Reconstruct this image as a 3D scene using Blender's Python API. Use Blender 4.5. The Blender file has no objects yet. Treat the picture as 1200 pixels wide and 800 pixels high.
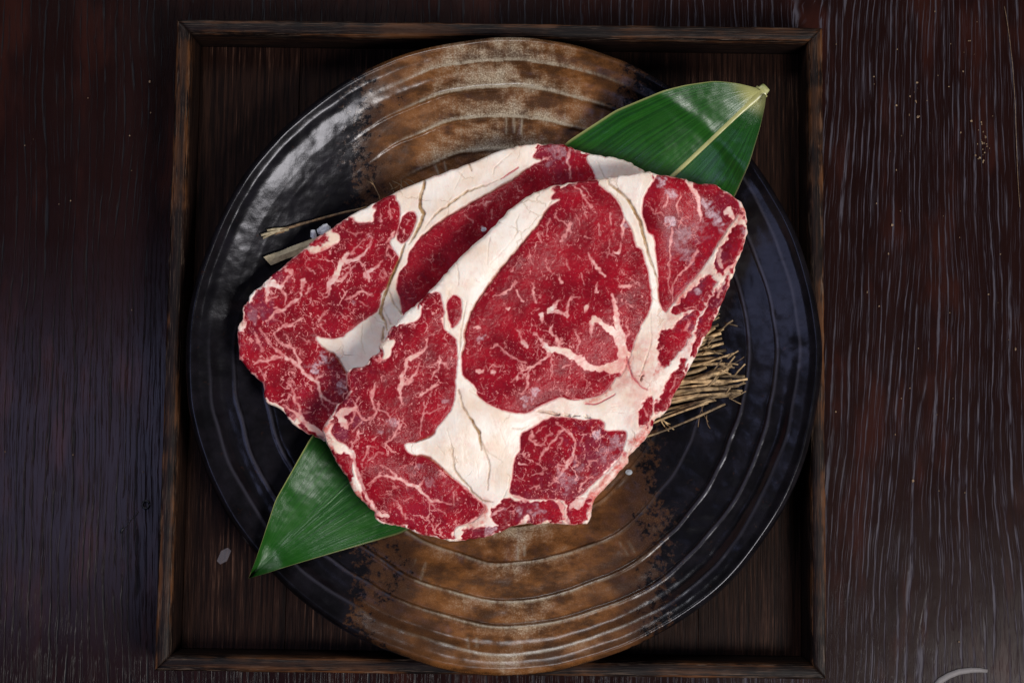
import bpy, bmesh, math, random
import numpy as np
from mathutils import Vector
random.seed(7)
rng = np.random.default_rng(11)
scn = bpy.context.scene
COL = scn.collection

# ------------------------------------------------------------------ camera
S = 0.0004                      # metres covered by one photograph pixel at the tray rim
TILT = math.radians(5.1)
ZC = 0.024
FPX = 1200*50/36
DIST = FPX*S
cam_d = bpy.data.cameras.new('camera')
cam = bpy.data.objects.new('camera', cam_d); COL.objects.link(cam)
cam_d.lens = 50; cam_d.sensor_width = 36; cam_d.clip_start = 0.01; cam_d.clip_end = 50
CP = (0.0, -DIST*math.sin(TILT), ZC + DIST*math.cos(TILT))
cam.location = CP
cam.rotation_euler = (TILT, 0, 0)
scn.camera = cam

# ------------------------------------------------------------------ world, lamps, exposure
w = bpy.data.worlds.new("World"); scn.world = w; w.use_nodes = True
bg = w.node_tree.nodes['Background']
bg.inputs[0].default_value = (0.80, 0.82, 1.0, 1); bg.inputs[1].default_value = 0.035
def area(name, loc, target, sx, sy, power, color, spread=180):
    l = bpy.data.lights.new(name, 'AREA'); l.shape = 'RECTANGLE'; l.size = sx; l.size_y = sy
    l.energy = power; l.color = color; l.spread = math.radians(spread)
    o = bpy.data.objects.new(name, l); COL.objects.link(o); o.location = loc
    o.rotation_euler = (Vector(target)-Vector(loc)).to_track_quat('-Z', 'Y').to_euler()
    return o
area('key_softbox', (0.70, -0.58, 0.98), (0.01, 0, 0.02), 0.46, 0.46, 3.45, (1.0, 0.965, 0.95), 70)
area('fill_softbox', (-0.20, 1.00, 0.95), (0.0, 0, 0.02), 0.46, 0.46, 1.15, (0.95, 0.97, 1.0), 65)
area('window_softbox', (-0.42, -0.06, 0.70), (-0.06, 0, 0.02), 0.26, 0.50, 1.15, (0.52, 0.58, 1.0))
scn.view_settings.view_transform = 'Standard'
scn.view_settings.look = 'None'
scn.view_settings.exposure = 0
scn.view_settings.gamma = 1
scn.render.engine = 'CYCLES'

# ------------------------------------------------------------------ helpers
def unp(px, py, z):
    """photograph pixel -> world x, y on the horizontal plane at height z"""
    px = np.asarray(px, float); py = np.asarray(py, float)
    x = (px-600)/FPX; y = (400-py)/FPX
    dy = y*math.cos(TILT)+math.sin(TILT); dz = y*math.sin(TILT)-math.cos(TILT)
    t = (np.asarray(z, float)-CP[2])/dz
    return CP[0]+x*t, CP[1]+dy*t
def P(px, py, z):
    a, b = unp(px, py, z); return Vector((float(a), float(b), float(z)))

def tag(o, label=None, cat=None, group=None, kind=None):
    if label: o['label'] = label
    if cat: o['category'] = cat
    if group: o['group'] = group
    if kind: o['kind'] = kind
    return o
def empty(name, loc=(0, 0, 0)):
    o = bpy.data.objects.new(name, None); COL.objects.link(o); o.location = loc
    o.empty_display_size = 0.02
    return o
def link(name, me, mat, parent=None):
    o = bpy.data.objects.new(name, me); COL.objects.link(o)
    if mat and not me.materials: me.materials.append(mat)
    if parent:
        o.parent = parent
        o.location = -Vector(parent.location)
    return o
def mesh_np(name, V, F, smooth=True):
    """V (n,3); F (m,4) int array"""
    me = bpy.data.meshes.new(name)
    V = np.ascontiguousarray(V, np.float32); F = np.ascontiguousarray(F, np.int32)
    m, k = F.shape
    me.vertices.add(len(V)); me.vertices.foreach_set('co', V.ravel())
    me.loops.add(m*k); me.loops.foreach_set('vertex_index', F.ravel())
    me.polygons.add(m); me.polygons.foreach_set('loop_start', np.arange(0, m*k, k, dtype=np.int32))
    me.update(calc_edges=True)
    me.polygons.foreach_set('use_smooth', np.full(m, smooth, bool))
    me.validate()
    return me
def col_attr(me, name, A):
    a = me.attributes.new(name, 'FLOAT_COLOR', 'POINT')
    B = np.ones((len(A), 4), np.float32); B[:, :A.shape[1]] = A
    a.data.foreach_set('color', B.ravel())

def hash2(ix, iy, seed):
    h = (ix.astype(np.int64)*374761393 + iy.astype(np.int64)*668265263 + seed*974634777) & 0xFFFFFFFF
    h = ((h ^ (h >> 13))*1274126177) & 0xFFFFFFFF
    h = (h ^ (h >> 16)) & 0xFFFF
    return h/65535.0
def vnoise(x, y, seed=0):
    x = np.asarray(x, float); y = np.asarray(y, float)
    ix = np.floor(x); iy = np.floor(y); fx = x-ix; fy = y-iy
    fx = fx*fx*fx*(fx*(fx*6-15)+10); fy = fy*fy*fy*(fy*(fy*6-15)+10)
    a = hash2(ix, iy, seed); b = hash2(ix+1, iy, seed); c = hash2(ix, iy+1, seed); d = hash2(ix+1, iy+1, seed)
    return (a*(1-fx)+b*fx)*(1-fy)+(c*(1-fx)+d*fx)*fy
def fbm(x, y, seed=0, oct=4):
    s = 0; a = .5; t = 0
    for k in range(oct):
        s = s+a*vnoise(x, y, seed+k*17); t += a; a *= .5; x = x*2.03+13.1; y = y*2.03+7.7
    return s/t
def sstep(a, b, x):
    t = np.clip((x-a)/(b-a), 0, 1); return t*t*(3-2*t)
def smooth_poly(pts, sub=4, jit=0.0, seed=0):
    p = np.array(pts, float); n = len(p); out = []
    for i in range(n):
        p0, p1, p2, p3 = p[i-1], p[i], p[(i+1) % n], p[(i+2) % n]
        for k in range(sub):
            t = k/sub
            out.append(.5*((2*p1)+(-p0+p2)*t+(2*p0-5*p1+4*p2-p3)*t*t+(-p0+3*p1-3*p2+p3)*t**3))
    out = np.array(out)
    if jit:
        out = out + jit*2*np.stack([fbm(out[:, 0]/5, out[:, 1]/5, seed, 3)-.5, fbm(out[:, 0]/5, out[:, 1]/5, seed+90, 3)-.5], 1)
    return out
def sdf(poly, X, Y, near=False):
    """signed distance, positive inside; also nearest boundary point"""
    best = np.full(X.shape, 1e12); ins = np.zeros(X.shape, bool)
    bx = np.zeros(X.shape); by = np.zeros(X.shape)
    n = len(poly)
    for i in range(n):
        ax, ay = poly[i]; cx, cy = poly[(i+1) % n]
        dx, dy = cx-ax, cy-ay; L = dx*dx+dy*dy
        if L < 1e-9: continue
        t = np.clip(((X-ax)*dx+(Y-ay)*dy)/L, 0, 1)
        qx = ax+t*dx; qy = ay+t*dy
        d = (X-qx)**2+(Y-qy)**2
        m = d < best
        best = np.where(m, d, best)
        if near: bx = np.where(m, qx, bx); by = np.where(m, qy, by)
        if dy != 0:
            c = (ay > Y) != (cy > Y)
            ins ^= c & (X < ax+dx*(Y-ay)/dy)
    d = np.sqrt(best); d = np.where(ins, d, -d)
    return (d, bx, by) if near else d
def blur(A, r, it=3):
    r = int(r)
    for _ in range(it):
        for ax in (0, 1):
            B = np.pad(A, [(r+1, r) if a == ax else (0, 0) for a in (0, 1)], mode='edge')
            c = np.cumsum(B, axis=ax)
            A = (np.take(c, range(2*r+1, c.shape[ax]), ax)-np.take(c, range(0, c.shape[ax]-2*r-1), ax))/(2*r+1)
    return A

# ---- node helper
class N:
    def __init__(s, name):
        s.m = bpy.data.materials.new(name); s.m.use_nodes = True
        s.t = s.m.node_tree; s.b = s.t.nodes['Principled BSDF']
    def n(s, typ, **kw):
        x = s.t.nodes.new(typ)
        for k, v in kw.items(): setattr(x, k, v)
        return x
    def set(s, sock, v):
        if isinstance(v, bpy.types.NodeSocket): s.t.links.new(v, sock)
        elif isinstance(v, (tuple, list)) and len(v) == 3 and sock.type == 'RGBA': sock.default_value = (*v, 1)
        else: sock.default_value = v
    def math(s, op, a, b=None, c=None, clamp=False):
        x = s.n('ShaderNodeMath', operation=op, use_clamp=clamp); s.set(x.inputs[0], a)
        if b is not None: s.set(x.inputs[1], b)
        if c is not None: s.set(x.inputs[2], c)
        return x.outputs[0]
    def mix(s, f, a, b, blend='MIX'):
        x = s.n('ShaderNodeMix', data_type='RGBA', blend_type=blend); s.set(x.inputs[0], f); s.set(x.inputs[6], a); s.set(x.inputs[7], b)
        return x.outputs[2]
    def lerp(s, f, a, b):
        x = s.n('ShaderNodeMix', data_type='FLOAT'); s.set(x.inputs[0], f); s.set(x.inputs[2], a); s.set(x.inputs[3], b); return x.outputs[0]
    def rng(s, v, a, b, c=0, d=1, smooth=True):
        x = s.n('ShaderNodeMapRange', interpolation_type='SMOOTHSTEP' if smooth else 'LINEAR', clamp=True)
        for i, q in enumerate((v, a, b, c, d)): s.set(x.inputs[i], q)
        return x.outputs[0]
    def coord(s, scale=(1, 1, 1), rot=(0, 0, 0), loc=(0, 0, 0)):
        """object space in photograph-pixel units, then scaled"""
        tc = s.n('ShaderNodeTexCoord'); mp = s.n('ShaderNodeMapping')
        s.t.links.new(tc.outputs['Object'], mp.inputs[0])
        mp.inputs['Scale'].default_value = tuple(q/S for q in scale); mp.inputs['Rotation'].default_value = rot; mp.inputs['Location'].default_value = loc
        return mp.outputs[0]
    def noise(s, vec, scale=1, detail=3, rough=.55, dist=0, out=0):
        x = s.n('ShaderNodeTexNoise'); s.set(x.inputs['Vector'], vec); x.inputs['Scale'].default_value = scale
        x.inputs['Detail'].default_value = detail; x.inputs['Roughness'].default_value = rough; x.inputs['Distortion'].default_value = dist
        return x.outputs[out]
    def attr(s, name):
        a = s.n('ShaderNodeAttribute', attribute_name=name); sp = s.n('ShaderNodeSeparateColor'); s.t.links.new(a.outputs['Color'], sp.inputs[0])
        return sp.outputs
    def bump(s, h, strength=.3, dist=1.0, prev=None):
        x = s.n('ShaderNodeBump'); x.inputs['Strength'].default_value = strength; x.inputs['Distance'].default_value = dist*S
        s.set(x.inputs['Height'], h)
        if prev: s.t.links.new(prev, x.inputs['Normal'])
        return x.outputs[0]
    def out(s, **kw):
        for k, v in kw.items(): s.set(s.b.inputs[k.replace('_', ' ')], v)
        return s.m
    def oinfo(s):
        return s.n('ShaderNodeObjectInfo').outputs['Random']

# ------------------------------------------------------------------ materials
def mat_table():
    k = N('dark_table_wood')
    co = k.coord()
    sep = k.n('ShaderNodeSeparateXYZ'); k.t.links.new(co, sep.inputs[0])
    x, y = sep.outputs[0], sep.outputs[1]          # pixels, centre 0, y up
    warp = k.noise(k.coord((.006, .0022, .01)), 1, 2, .5)
    # grain leans over just right of the tray
    lean = k.math('MULTIPLY', k.math('MULTIPLY', y, 0.085), k.math('MULTIPLY', k.rng(x, 330, 395), k.rng(x, 640, 400)))
    u = k.math('ADD', k.math('SUBTRACT', x, lean), k.math('MULTIPLY', k.math('SUBTRACT', warp, .5), 40))
    wob = k.noise(k.coord((.05, .03, .01)), 1, 2, .5)
    u = k.math('ADD', u, k.math('MULTIPLY', k.math('SUBTRACT', wob, .5), 3))
    def vec(sx, sy, off=0.):
        c = k.n('ShaderNodeCombineXYZ'); k.set(c.inputs[0], k.math('MULTIPLY', u, sx)); k.set(c.inputs[1], k.math('MULTIPLY', y, sy)); k.set(c.inputs[2], off)
        return c.outputs[0]
    per = k.math('ADD', k.math('MULTIPLY', u, 1/9.5), k.math('MULTIPLY', k.noise(vec(.03, .0016, 4.), 1, 2, .5), 3.2))
    saw = k.math('ABSOLUTE', k.math('SUBTRACT', k.math('FRACT', per), .5))          # 0 on a growth-ring line
    wid = k.rng(k.noise(vec(.06, .006, 7.), 1, 2, .5), .25, .75, .02, .15)
    fine = k.noise(vec(.55, .022, 3.), 1, 2, .6)              # single pores
    brk = k.noise(vec(.12, .012, 9.), 1, 1, .5)
    band = k.math('SUBTRACT', 1., k.rng(k.math('SUBTRACT', saw, wid), -.05, .05))
    pore = k.math('MULTIPLY', k.math('MULTIPLY', band, k.rng(fine, .40, .54)), k.rng(brk, .30, .46))
    hair = k.math('MULTIPLY', k.rng(k.noise(vec(.9, .014, 5.), 1, 2, .6), .56, .66), .38)
    groove = k.math('MAXIMUM', pore, hair)
    tone = k.noise(vec(.03, .002, 1.), 1, 4, .6)
    base = k.mix(tone, (.0048, .0019, .0018), (.0145, .0048, .0040))
    rd = k.noise(k.coord((.02, .006, .01), loc=(4, 2, 0)), 1, 3, .6)
    base = k.mix(k.rng(rd, .5, .7), base, (.022, .0064, .0046))
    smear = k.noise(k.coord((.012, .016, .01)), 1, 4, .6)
    pore_sheen = k.rng(k.math('ADD', x, k.math('MULTIPLY', k.math('SUBTRACT', smear, .5), 260.)), -120., 330.)   # pores paler to the right: light caught in the grooves, painted into their colour
    colr = k.mix(groove, base, k.mix(pore_sheen, (.006, .005, .006), (.046, .040, .050)))
    rough = k.lerp(groove, k.lerp(tone, .19, .27), .55)
    rough = k.math('ADD', rough, k.math('MULTIPLY', k.math('SUBTRACT', smear, .5), .16))
    b = k.bump(k.math('MULTIPLY', groove, -1.), .5, 1.2)
    b = k.bump(k.noise(k.coord((.22, .1, .2)), 1, 3, .6), .05, 1.0, b)
    return k.out(Base_Color=colr, Roughness=rough, Normal=b, Specular_IOR_Level=.16)

def mat_wood(name, axis, dark, mid, light, wear=True, floor=False):
    k = N(name)
    a, c = ((.30, .008) if axis == 'y' else (.008, .30))
    f1 = k.noise(k.coord((a, c, .3)), 1, 4, .65)
    f2 = k.noise(k.coord((a*3, c*3, .8), loc=(3, 5, 0)), 1, 3, .6)
    big = k.noise(k.coord((.012, .012, .012), loc=(1, 7, 0)), 1, 3, .6)
    g = k.math('MULTIPLY_ADD', f2, .4, k.math('MULTIPLY', f1, .6))
    colr = k.mix(k.rng(g, .40, .60), dark, mid)
    colr = k.mix(k.math('MULTIPLY', k.rng(g, .54, .66), k.rng(big, .42, .62)), colr, light)
    if wear:
        at = k.attr('wear')
        wn = k.noise(k.coord((a*.7, c*1.2, .3), loc=(9, 1, 0)), 1, 4, .7)
        wf = k.math('MULTIPLY', at[0], k.rng(k.math('ADD', wn, k.math('MULTIPLY', k.math('SUBTRACT', big, .5), .9)), .46, .66))
        colr = k.mix(wf, colr, (.090, .035, .013))
        wf2 = k.math('MULTIPLY', at[0], k.rng(f2, .56, .66))
        colr = k.mix(k.math('MULTIPLY', wf2, .55), colr, (.15, .105, .075))
    b = k.bump(g, .55, 2.2)
    return k.out(Base_Color=colr, Roughness=k.lerp(g, .60, .38), Normal=b, Specular_IOR_Level=.05 if floor else .13)

def mat_plate():
    k = N('two_tone_ceramic_glaze')
    at = k.attr('glaze')         # R: brushed band, G: height within a throwing ring, B: radius
    sp = k.noise(k.coord((.13, .13, .13)), 1, 5, .75)
    sp2 = k.noise(k.coord((.035, .035, .03), loc=(3, 1, 2)), 1, 4, .6)
    m = k.math('ADD', at[0], k.math('MULTIPLY', k.math('SUBTRACT', sp, .5), 1.9))
    m = k.math('ADD', m, k.math('MULTIPLY', k.math('SUBTRACT', sp2, .5), .5))
    band = k.rng(m, .36, .64)
    # brown glaze
    pit = k.noise(k.coord((.55, .55, .5)), 1, 4, .75)
    cloud = k.noise(k.coord((.028, .05, .03), loc=(8, 2, 1)), 1, 5, .65)
    streak = k.noise(k.coord((.16, .02, .03), loc=(2, 9, 4)), 1, 3, .6)
    rust = k.mix(k.rng(cloud, .35, .65), (.048, .0190, .0060), (.170, .064, .0165))
    beige = k.mix(k.rng(pit, .3, .7), (.085, .064, .041), (.43, .355, .25))
    bf = k.math('ADD', k.math('MULTIPLY', at[1], .50), k.math('MULTIPLY', k.math('SUBTRACT', cloud, .5), 2.1))
    bf = k.math('ADD', bf, k.math('MULTIPLY', k.math('SUBTRACT', pit, .5), .5))
    bf = k.math('ADD', bf, k.math('MULTIPLY', k.math('SUBTRACT', streak, .5), .5))
    al = k.n('ShaderNodeAttribute', attribute_name='glaze')
    edge = k.rng(k.math('ADD', al.outputs['Alpha'], k.math('MULTIPLY', k.math('SUBTRACT', sp2, .5), .5)), .12, .75)
    bf = k.math('ADD', bf, k.math('MULTIPLY', k.math('SUBTRACT', al.outputs['Alpha'], .5), .5))
    bf = k.math('MULTIPLY', k.math('MULTIPLY', k.rng(bf, .08, .80), edge), .9)
    brown = k.mix(bf, rust, beige)
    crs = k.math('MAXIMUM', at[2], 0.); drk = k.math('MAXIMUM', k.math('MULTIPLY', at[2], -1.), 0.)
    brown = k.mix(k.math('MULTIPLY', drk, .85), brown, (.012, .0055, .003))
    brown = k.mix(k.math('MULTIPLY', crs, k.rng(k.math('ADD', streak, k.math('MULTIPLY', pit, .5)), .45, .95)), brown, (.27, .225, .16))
    # black glaze with rusty freckles and blue-black bloom
    fre = k.noise(k.coord((.07, .07, .07), loc=(5, 5, 5)), 1, 5, .75)
    blk = k.mix(k.rng(sp2, .35, .7), (.0027, .0024, .0030), (.0062, .0054, .0072))
    blk = k.mix(k.math('MULTIPLY', k.rng(fre, .62, .72), .5), blk, (.030, .011, .005))
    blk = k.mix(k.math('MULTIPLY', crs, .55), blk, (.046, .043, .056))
    brown = k.mix(k.rng(k.math('ADD', al.outputs['Alpha'], k.math('MULTIPLY', k.math('SUBTRACT', sp2, .5), .5)), .0, .42), (.034, .0140, .0060), brown)
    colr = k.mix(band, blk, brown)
    rough = k.lerp(band, k.lerp(k.noise(k.coord((.12, .12, .12)), 1, 4, .7), .18, .29), k.lerp(pit, .19, .34))
    h = k.math('MULTIPLY', pit, k.lerp(band, .12, .38))
    b = k.bump(h, .22, 1.2)
    b = k.bump(k.noise(k.coord((.06, .06, .06), loc=(1, 1, 8)), 1, 3, .6), .09, 4, b)
    k.set(k.b.inputs['Specular Tint'], k.mix(band, (.93, .93, 1.0), (1., 1., 1.)))
    return k.out(Base_Color=colr, Roughness=rough, Normal=b, Specular_IOR_Level=k.lerp(band, .21, .42))

def mat_meat():
    k = N('raw_marbled_beef')
    T = k.attr('tissue'); Q = k.attr('tone')
    fat, frost, crack = T[0], T[1], T[2]
    salmon, purple, dens = Q[0], Q[1], Q[2]
    # fine marbling
    v1 = k.noise(k.coord((.055, .055, .05)), 1, 3, .55, .6)
    l1 = k.rng(k.math('ABSOLUTE', k.math('SUBTRACT', v1, .5)), .0, .020, 1, 0)
    g1 = k.rng(k.noise(k.coord((.05, .05, .05), loc=(7, 3, 1)), 1, 3, .6), .42, .60)
    v2 = k.noise(k.coord((.12, .12, .1), loc=(2, 8, 3)), 1, 2, .5, .8)
    l2 = k.rng(k.math('ABSOLUTE', k.math('SUBTRACT', v2, .5)), .0, .028, 1, 0)
    g2 = k.rng(k.noise(k.coord((.09, .09, .05), loc=(1, 3, 6)), 1, 3, .6), .52, .62)
    fl = k.rng(k.noise(k.coord((.26, .20, .2), rot=(0, 0, .6)), 1, 3, .6, .4), .615, .675)
    sp = k.rng(k.noise(k.coord((.62, .62, .5)), 1, 3, .65), .60, .72)
    mar = k.math('MAXIMUM', k.math('MULTIPLY', l1, g1), k.math('MULTIPLY', k.math('MULTIPLY', l2, g2), .30))
    fl2 = k.rng(k.noise(k.coord((.15, .11, .1), rot=(0, 0, -.5), loc=(5, 1, 2)), 1, 3, .65, .5), .645, .70)
    mar = k.math('MAXIMUM', k.math('MULTIPLY', mar, .36), k.math('MULTIPLY', fl, .44))
    fl3 = k.rng(k.noise(k.coord((.42, .42, .3), loc=(2, 2, 7)), 1, 2, .6), .63, .69)
    mar = k.math('MAXIMUM', mar, k.math('MULTIPLY', fl3, .28))
    mar = k.math('MAXIMUM', mar, k.math('MULTIPLY', fl2, .42))
    def net(sc, off, wdt, warp, g0, g1):
        vv = k.n('ShaderNodeTexVoronoi', feature='DISTANCE_TO_EDGE'); ad = k.n('ShaderNodeVectorMath', operation='ADD'); sl = k.n('ShaderNodeVectorMath', operation='SCALE')
        k.t.links.new(k.noise(k.coord((sc*1.3,)*3, loc=off), 1, 4, .6, 0, 1), sl.inputs[0]); sl.inputs['Scale'].default_value = warp
        k.t.links.new(k.coord((sc, sc*.75, sc), rot=(0, 0, .7), loc=off), ad.inputs[0]); k.t.links.new(sl.outputs[0], ad.inputs[1]); k.t.links.new(ad.outputs[0], vv.inputs['Vector']); vv.inputs['Scale'].default_value = 1.
        gt = k.rng(k.noise(k.coord((sc*1.1,)*3, loc=(off[1], off[0], 3)), 1, 3, .6), g0, g1)
        wv = k.math('MULTIPLY', gt, wdt)
        return k.math('MULTIPLY', k.rng(vv.outputs['Distance'], 0., k.math('ADD', wv, .004), 1, 0), gt)
    nets = k.math('MAXIMUM', k.math('MULTIPLY', net(.040, (3, 1, 0), .055, 1.1, .46, .64), .62), k.math('MULTIPLY', net(.095, (6, 4, 0), .055, 1.1, .50, .66), .36))
    mar = k.math('MAXIMUM', mar, nets)
    mar = k.math('MAXIMUM', k.math('MULTIPLY', mar, dens), k.math('MULTIPLY', sp, .10))
    mar = k.math('MINIMUM', mar, .50)
    F = k.math('MAXIMUM', fat, mar)
    # lean
    ln = k.noise(k.coord((.03, .03, .03), loc=(4, 4, 4)), 1, 4, .6)
    gr = k.noise(k.coord((.38, .38, .3)), 1, 4, .7)
    lean = k.mix(k.rng(ln, .32, .68), (.150, .0026, .0082), (.310, .0055, .0150))
    lean = k.mix(k.rng(gr, .40, .66), k.mix(.34, lean, (.13, .003, .008)), lean)
    lean = k.mix(k.math('MULTIPLY', purple, .8), lean, k.mix(gr, (.095, .007, .020), (.22, .030, .060)))
    # fat
    fn = k.noise(k.coord((.022, .022, .02), loc=(3, 2, 9)), 1, 4, .6)
    fn2 = k.noise(k.coord((.09, .09, .05), loc=(6, 2, 9)), 1, 4, .65)
    fatc = k.mix(k.rng(fn, .35, .7), (.74, .665, .585), (.66, .520, .400))
    fatc = k.mix(k.math('MULTIPLY', k.rng(fn2, .50, .72), .42), fatc, (.64, .42, .36))
    fatc = k.mix(k.math('MULTIPLY', salmon, k.lerp(k.rng(fn2, .36, .62), .30, 1.)), fatc, (.50, .125, .10))
    vo = k.n('ShaderNodeTexVoronoi', feature='DISTANCE_TO_EDGE')
    wv = k.n('ShaderNodeVectorMath', operation='ADD'); k.t.links.new(k.coord((.016, .016, .016)), wv.inputs[0])
    wn_ = k.n('ShaderNodeVectorMath', operation='SCALE'); k.t.links.new(k.noise(k.coord((.03, .03, .03)), 1, 4, .65, 0, 1), wn_.inputs[0]); wn_.inputs['Scale'].default_value = .38
    k.t.links.new(wn_.outputs[0], wv.inputs[1]); k.t.links.new(wv.outputs[0], vo.inputs['Vector']); vo.inputs['Scale'].default_value = 1.
    hair = k.math('MULTIPLY', k.rng(vo.outputs['Distance'], .004, .016, 1, 0), k.rng(k.noise(k.coord((.025, .025, .02), loc=(9, 9, 1)), 1, 2, .5), .46, .60))
    fatc = k.mix(k.math('MULTIPLY', hair, .30), fatc, (.40, .24, .12))
    pink = (.56, .19, .18)
    c = k.mix(k.rng(F, .07, .55, smooth=False), lean, pink)
    c = k.mix(k.rng(F, .45, 1., smooth=False), c, fatc)
    fz = k.math('MULTIPLY', frost, k.lerp(k.rng(k.noise(k.coord((.3, .3, .3), loc=(3, 3, 3)), 1, 4, .7), .35, .65), .35, 1.))
    c = k.mix(k.math('MULTIPLY', fz, .8), c, (.58, .43, .46))
    c = k.mix(crack, c, k.mix(k.rng(fn2, .35, .65), (.40, .25, .11), (.20, .095, .034)))
    crease = k.noise(k.coord((.055, .03, .04), rot=(0, 0, .35), loc=(2, 6, 1)), 1, 4, .62, .5)
    h = k.math('ADD', k.math('MULTIPLY', gr, k.lerp(fat, 1., .18)), k.math('MULTIPLY', F, .5))
    b = k.bump(h, .26, 1.6)
    b = k.bump(k.noise(k.coord((.09, .09, .09)), 1, 3, .6), .08, 3.5, b)
    b = k.bump(k.noise(k.coord((.95, .95, .95)), 1, 2, .6), .10, .9, b)
    b = k.bump(k.math('MULTIPLY', crease, fat), .30, 5, b)
    b = k.bump(k.math('MULTIPLY', k.math('MULTIPLY', hair, fat), -1.), .5, 1.0, b)
    rough = k.lerp(fat, .28, .38)
    k.b.inputs['Subsurface Radius'].default_value = (1., .35, .25)
    k.b.inputs['Subsurface Scale'].default_value = .0012
    return k.out(Base_Color=c, Roughness=rough, Normal=b, Specular_IOR_Level=k.lerp(fat, .12, .24), Subsurface_Weight=.15)

def mat_leaf():
    k = N('glossy_green_leaf')
    at = k.attr('leaf')       # R: across 0..1, G: along 0..1, B: pale margin
    f = k.n('ShaderNodeCombineXYZ'); k.set(f.inputs[0], k.math('MULTIPLY', at[0], 62.)); k.set(f.inputs[1], k.math('MULTIPLY', at[1], 2.2))
    st = k.noise(f.outputs[0], 1, 3, .65)
    f2 = k.n('ShaderNodeCombineXYZ'); k.set(f2.inputs[0], k.math('MULTIPLY', at[0], 190.)); k.set(f2.inputs[1], k.math('MULTIPLY', at[1], 5.))
    st2 = k.noise(f2.outputs[0], 1, 2, .6)
    blot = k.noise(k.coord((.02, .02, .02)), 1, 4, .6)
    c = k.mix(k.rng(st, .34, .66), (.0042, .034, .0042), (.010, .070, .0055))
    c = k.mix(k.math('MULTIPLY', k.rng(st2, .52, .66), .45), c, (.022, .105, .013))
    c = k.mix(k.math('MULTIPLY', k.rng(blot, .5, .75), .5), c, (.016, .080, .006))
    c = k.mix(at[2], c, (.34, .33, .13))
    b = k.bump(st2, .20, 1.2); b = k.bump(st, .20, 2.5, b)
    b = k.bump(k.noise(k.coord((.03, .03, .03), loc=(4, 1, 1)), 1, 2, .5), .35, 8, b)
    return k.out(Base_Color=c, Roughness=k.lerp(blot, .20, .36), Normal=b, Specular_IOR_Level=.42)

def mat_flat(name, c1, c2, sc=.2, rough=.6, bmp=.3, var=.0, spec=.4, st=(1, 1, 1)):
    k = N(name)
    n = k.noise(k.coord((sc*st[0], sc*st[1], sc*st[2])), 1, 4, .65)
    c = k.mix(k.rng(n, .3, .7), c1, c2)
    if var:
        h = k.n('ShaderNodeHueSaturation'); k.set(h.inputs['Color'], c); k.set(h.inputs['Value'], k.lerp(k.oinfo(), 1-var, 1+var)); c = h.outputs[0]
    return k.out(Base_Color=c, Roughness=rough, Normal=k.bump(n, bmp, 1.5), Specular_IOR_Level=spec)
def mat_ice(name, colr, alpha=.5, rough=.25):
    k = N(name)
    n = k.noise(k.coord((.12, .12, .12)), 1, 3, .6)
    return k.out(Base_Color=colr, Roughness=rough, Alpha=alpha, Normal=k.bump(n, .4, 2), IOR=1.33)

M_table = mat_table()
M_rail_y = mat_wood('tray_rail_wood_upright', 'y', (.0030, .0016, .0014), (.011, .0052, .0038), (.034, .016, .0090))
M_rail_x = mat_wood('tray_rail_wood_level', 'x', (.0024, .0013, .0012), (.0070, .0034, .0026), (.022, .0105, .0070))
M_floor = mat_wood('tray_floor_wood', 'y', (.0036, .0015, .0011), (.0150, .0064, .0040), (.066, .033, .021), wear=False, floor=True)
M_plate = mat_plate()
M_meat = mat_meat()
M_leaf = mat_leaf()
M_rib = mat_flat('pale_leaf_rib', (.20, .22, .07), (.42, .40, .19), .1, .45, .3)
M_straw = mat_flat('dry_straw', (.085, .052, .024), (.40, .27, .135), .10, .62, .6, var=.62)
M_twig = mat_flat('brown_twig', (.05, .03, .015), (.22, .13, .06), .12, .65, .6)
M_strip = mat_flat('pale_flat_straw', (.17, .135, .075), (.38, .31, .19), .12, .6, .5)
M_ice = mat_ice('frosted_ice', (.80, .83, .88), .42, .18)
M_flake = mat_ice('translucent_flake', (.36, .33, .35), .10, .25)
M_crumb = mat_flat('pale_crumbs', (.09, .05, .03), (.28, .19, .11), .4, .8, .2)
M_black = mat_flat('black_fibre', (.003, .003, .004), (.008, .007, .008), .3, .5, .2)
M_sliver = mat_ice('grey_sliver', (.24, .22, .22), .5, .5)
M_drop = mat_ice('water', (.75, .85, .95), .35, .05)

# ------------------------------------------------------------------ table
def box_mesh(name, x0, x1, y0, y1, z0, z1, bev=.0):
    bm = bmesh.new(); bmesh.ops.create_cube(bm, size=1)
    for v in bm.verts:
        v.co = Vector((x0+(v.co.x+.5)*(x1-x0), y0+(v.co.y+.5)*(y1-y0), z0+(v.co.z+.5)*(z1-z0)))
    if bev: bmesh.ops.bevel(bm, geom=bm.edges[:], offset=bev, segments=2, affect='EDGES', profile=.5)
    me = bpy.data.meshes.new(name); bm.to_mesh(me); bm.free()
    return me
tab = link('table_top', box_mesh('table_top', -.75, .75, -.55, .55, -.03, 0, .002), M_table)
tag(tab, 'dark reddish brown wooden table top with upright grain', kind='structure')

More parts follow.
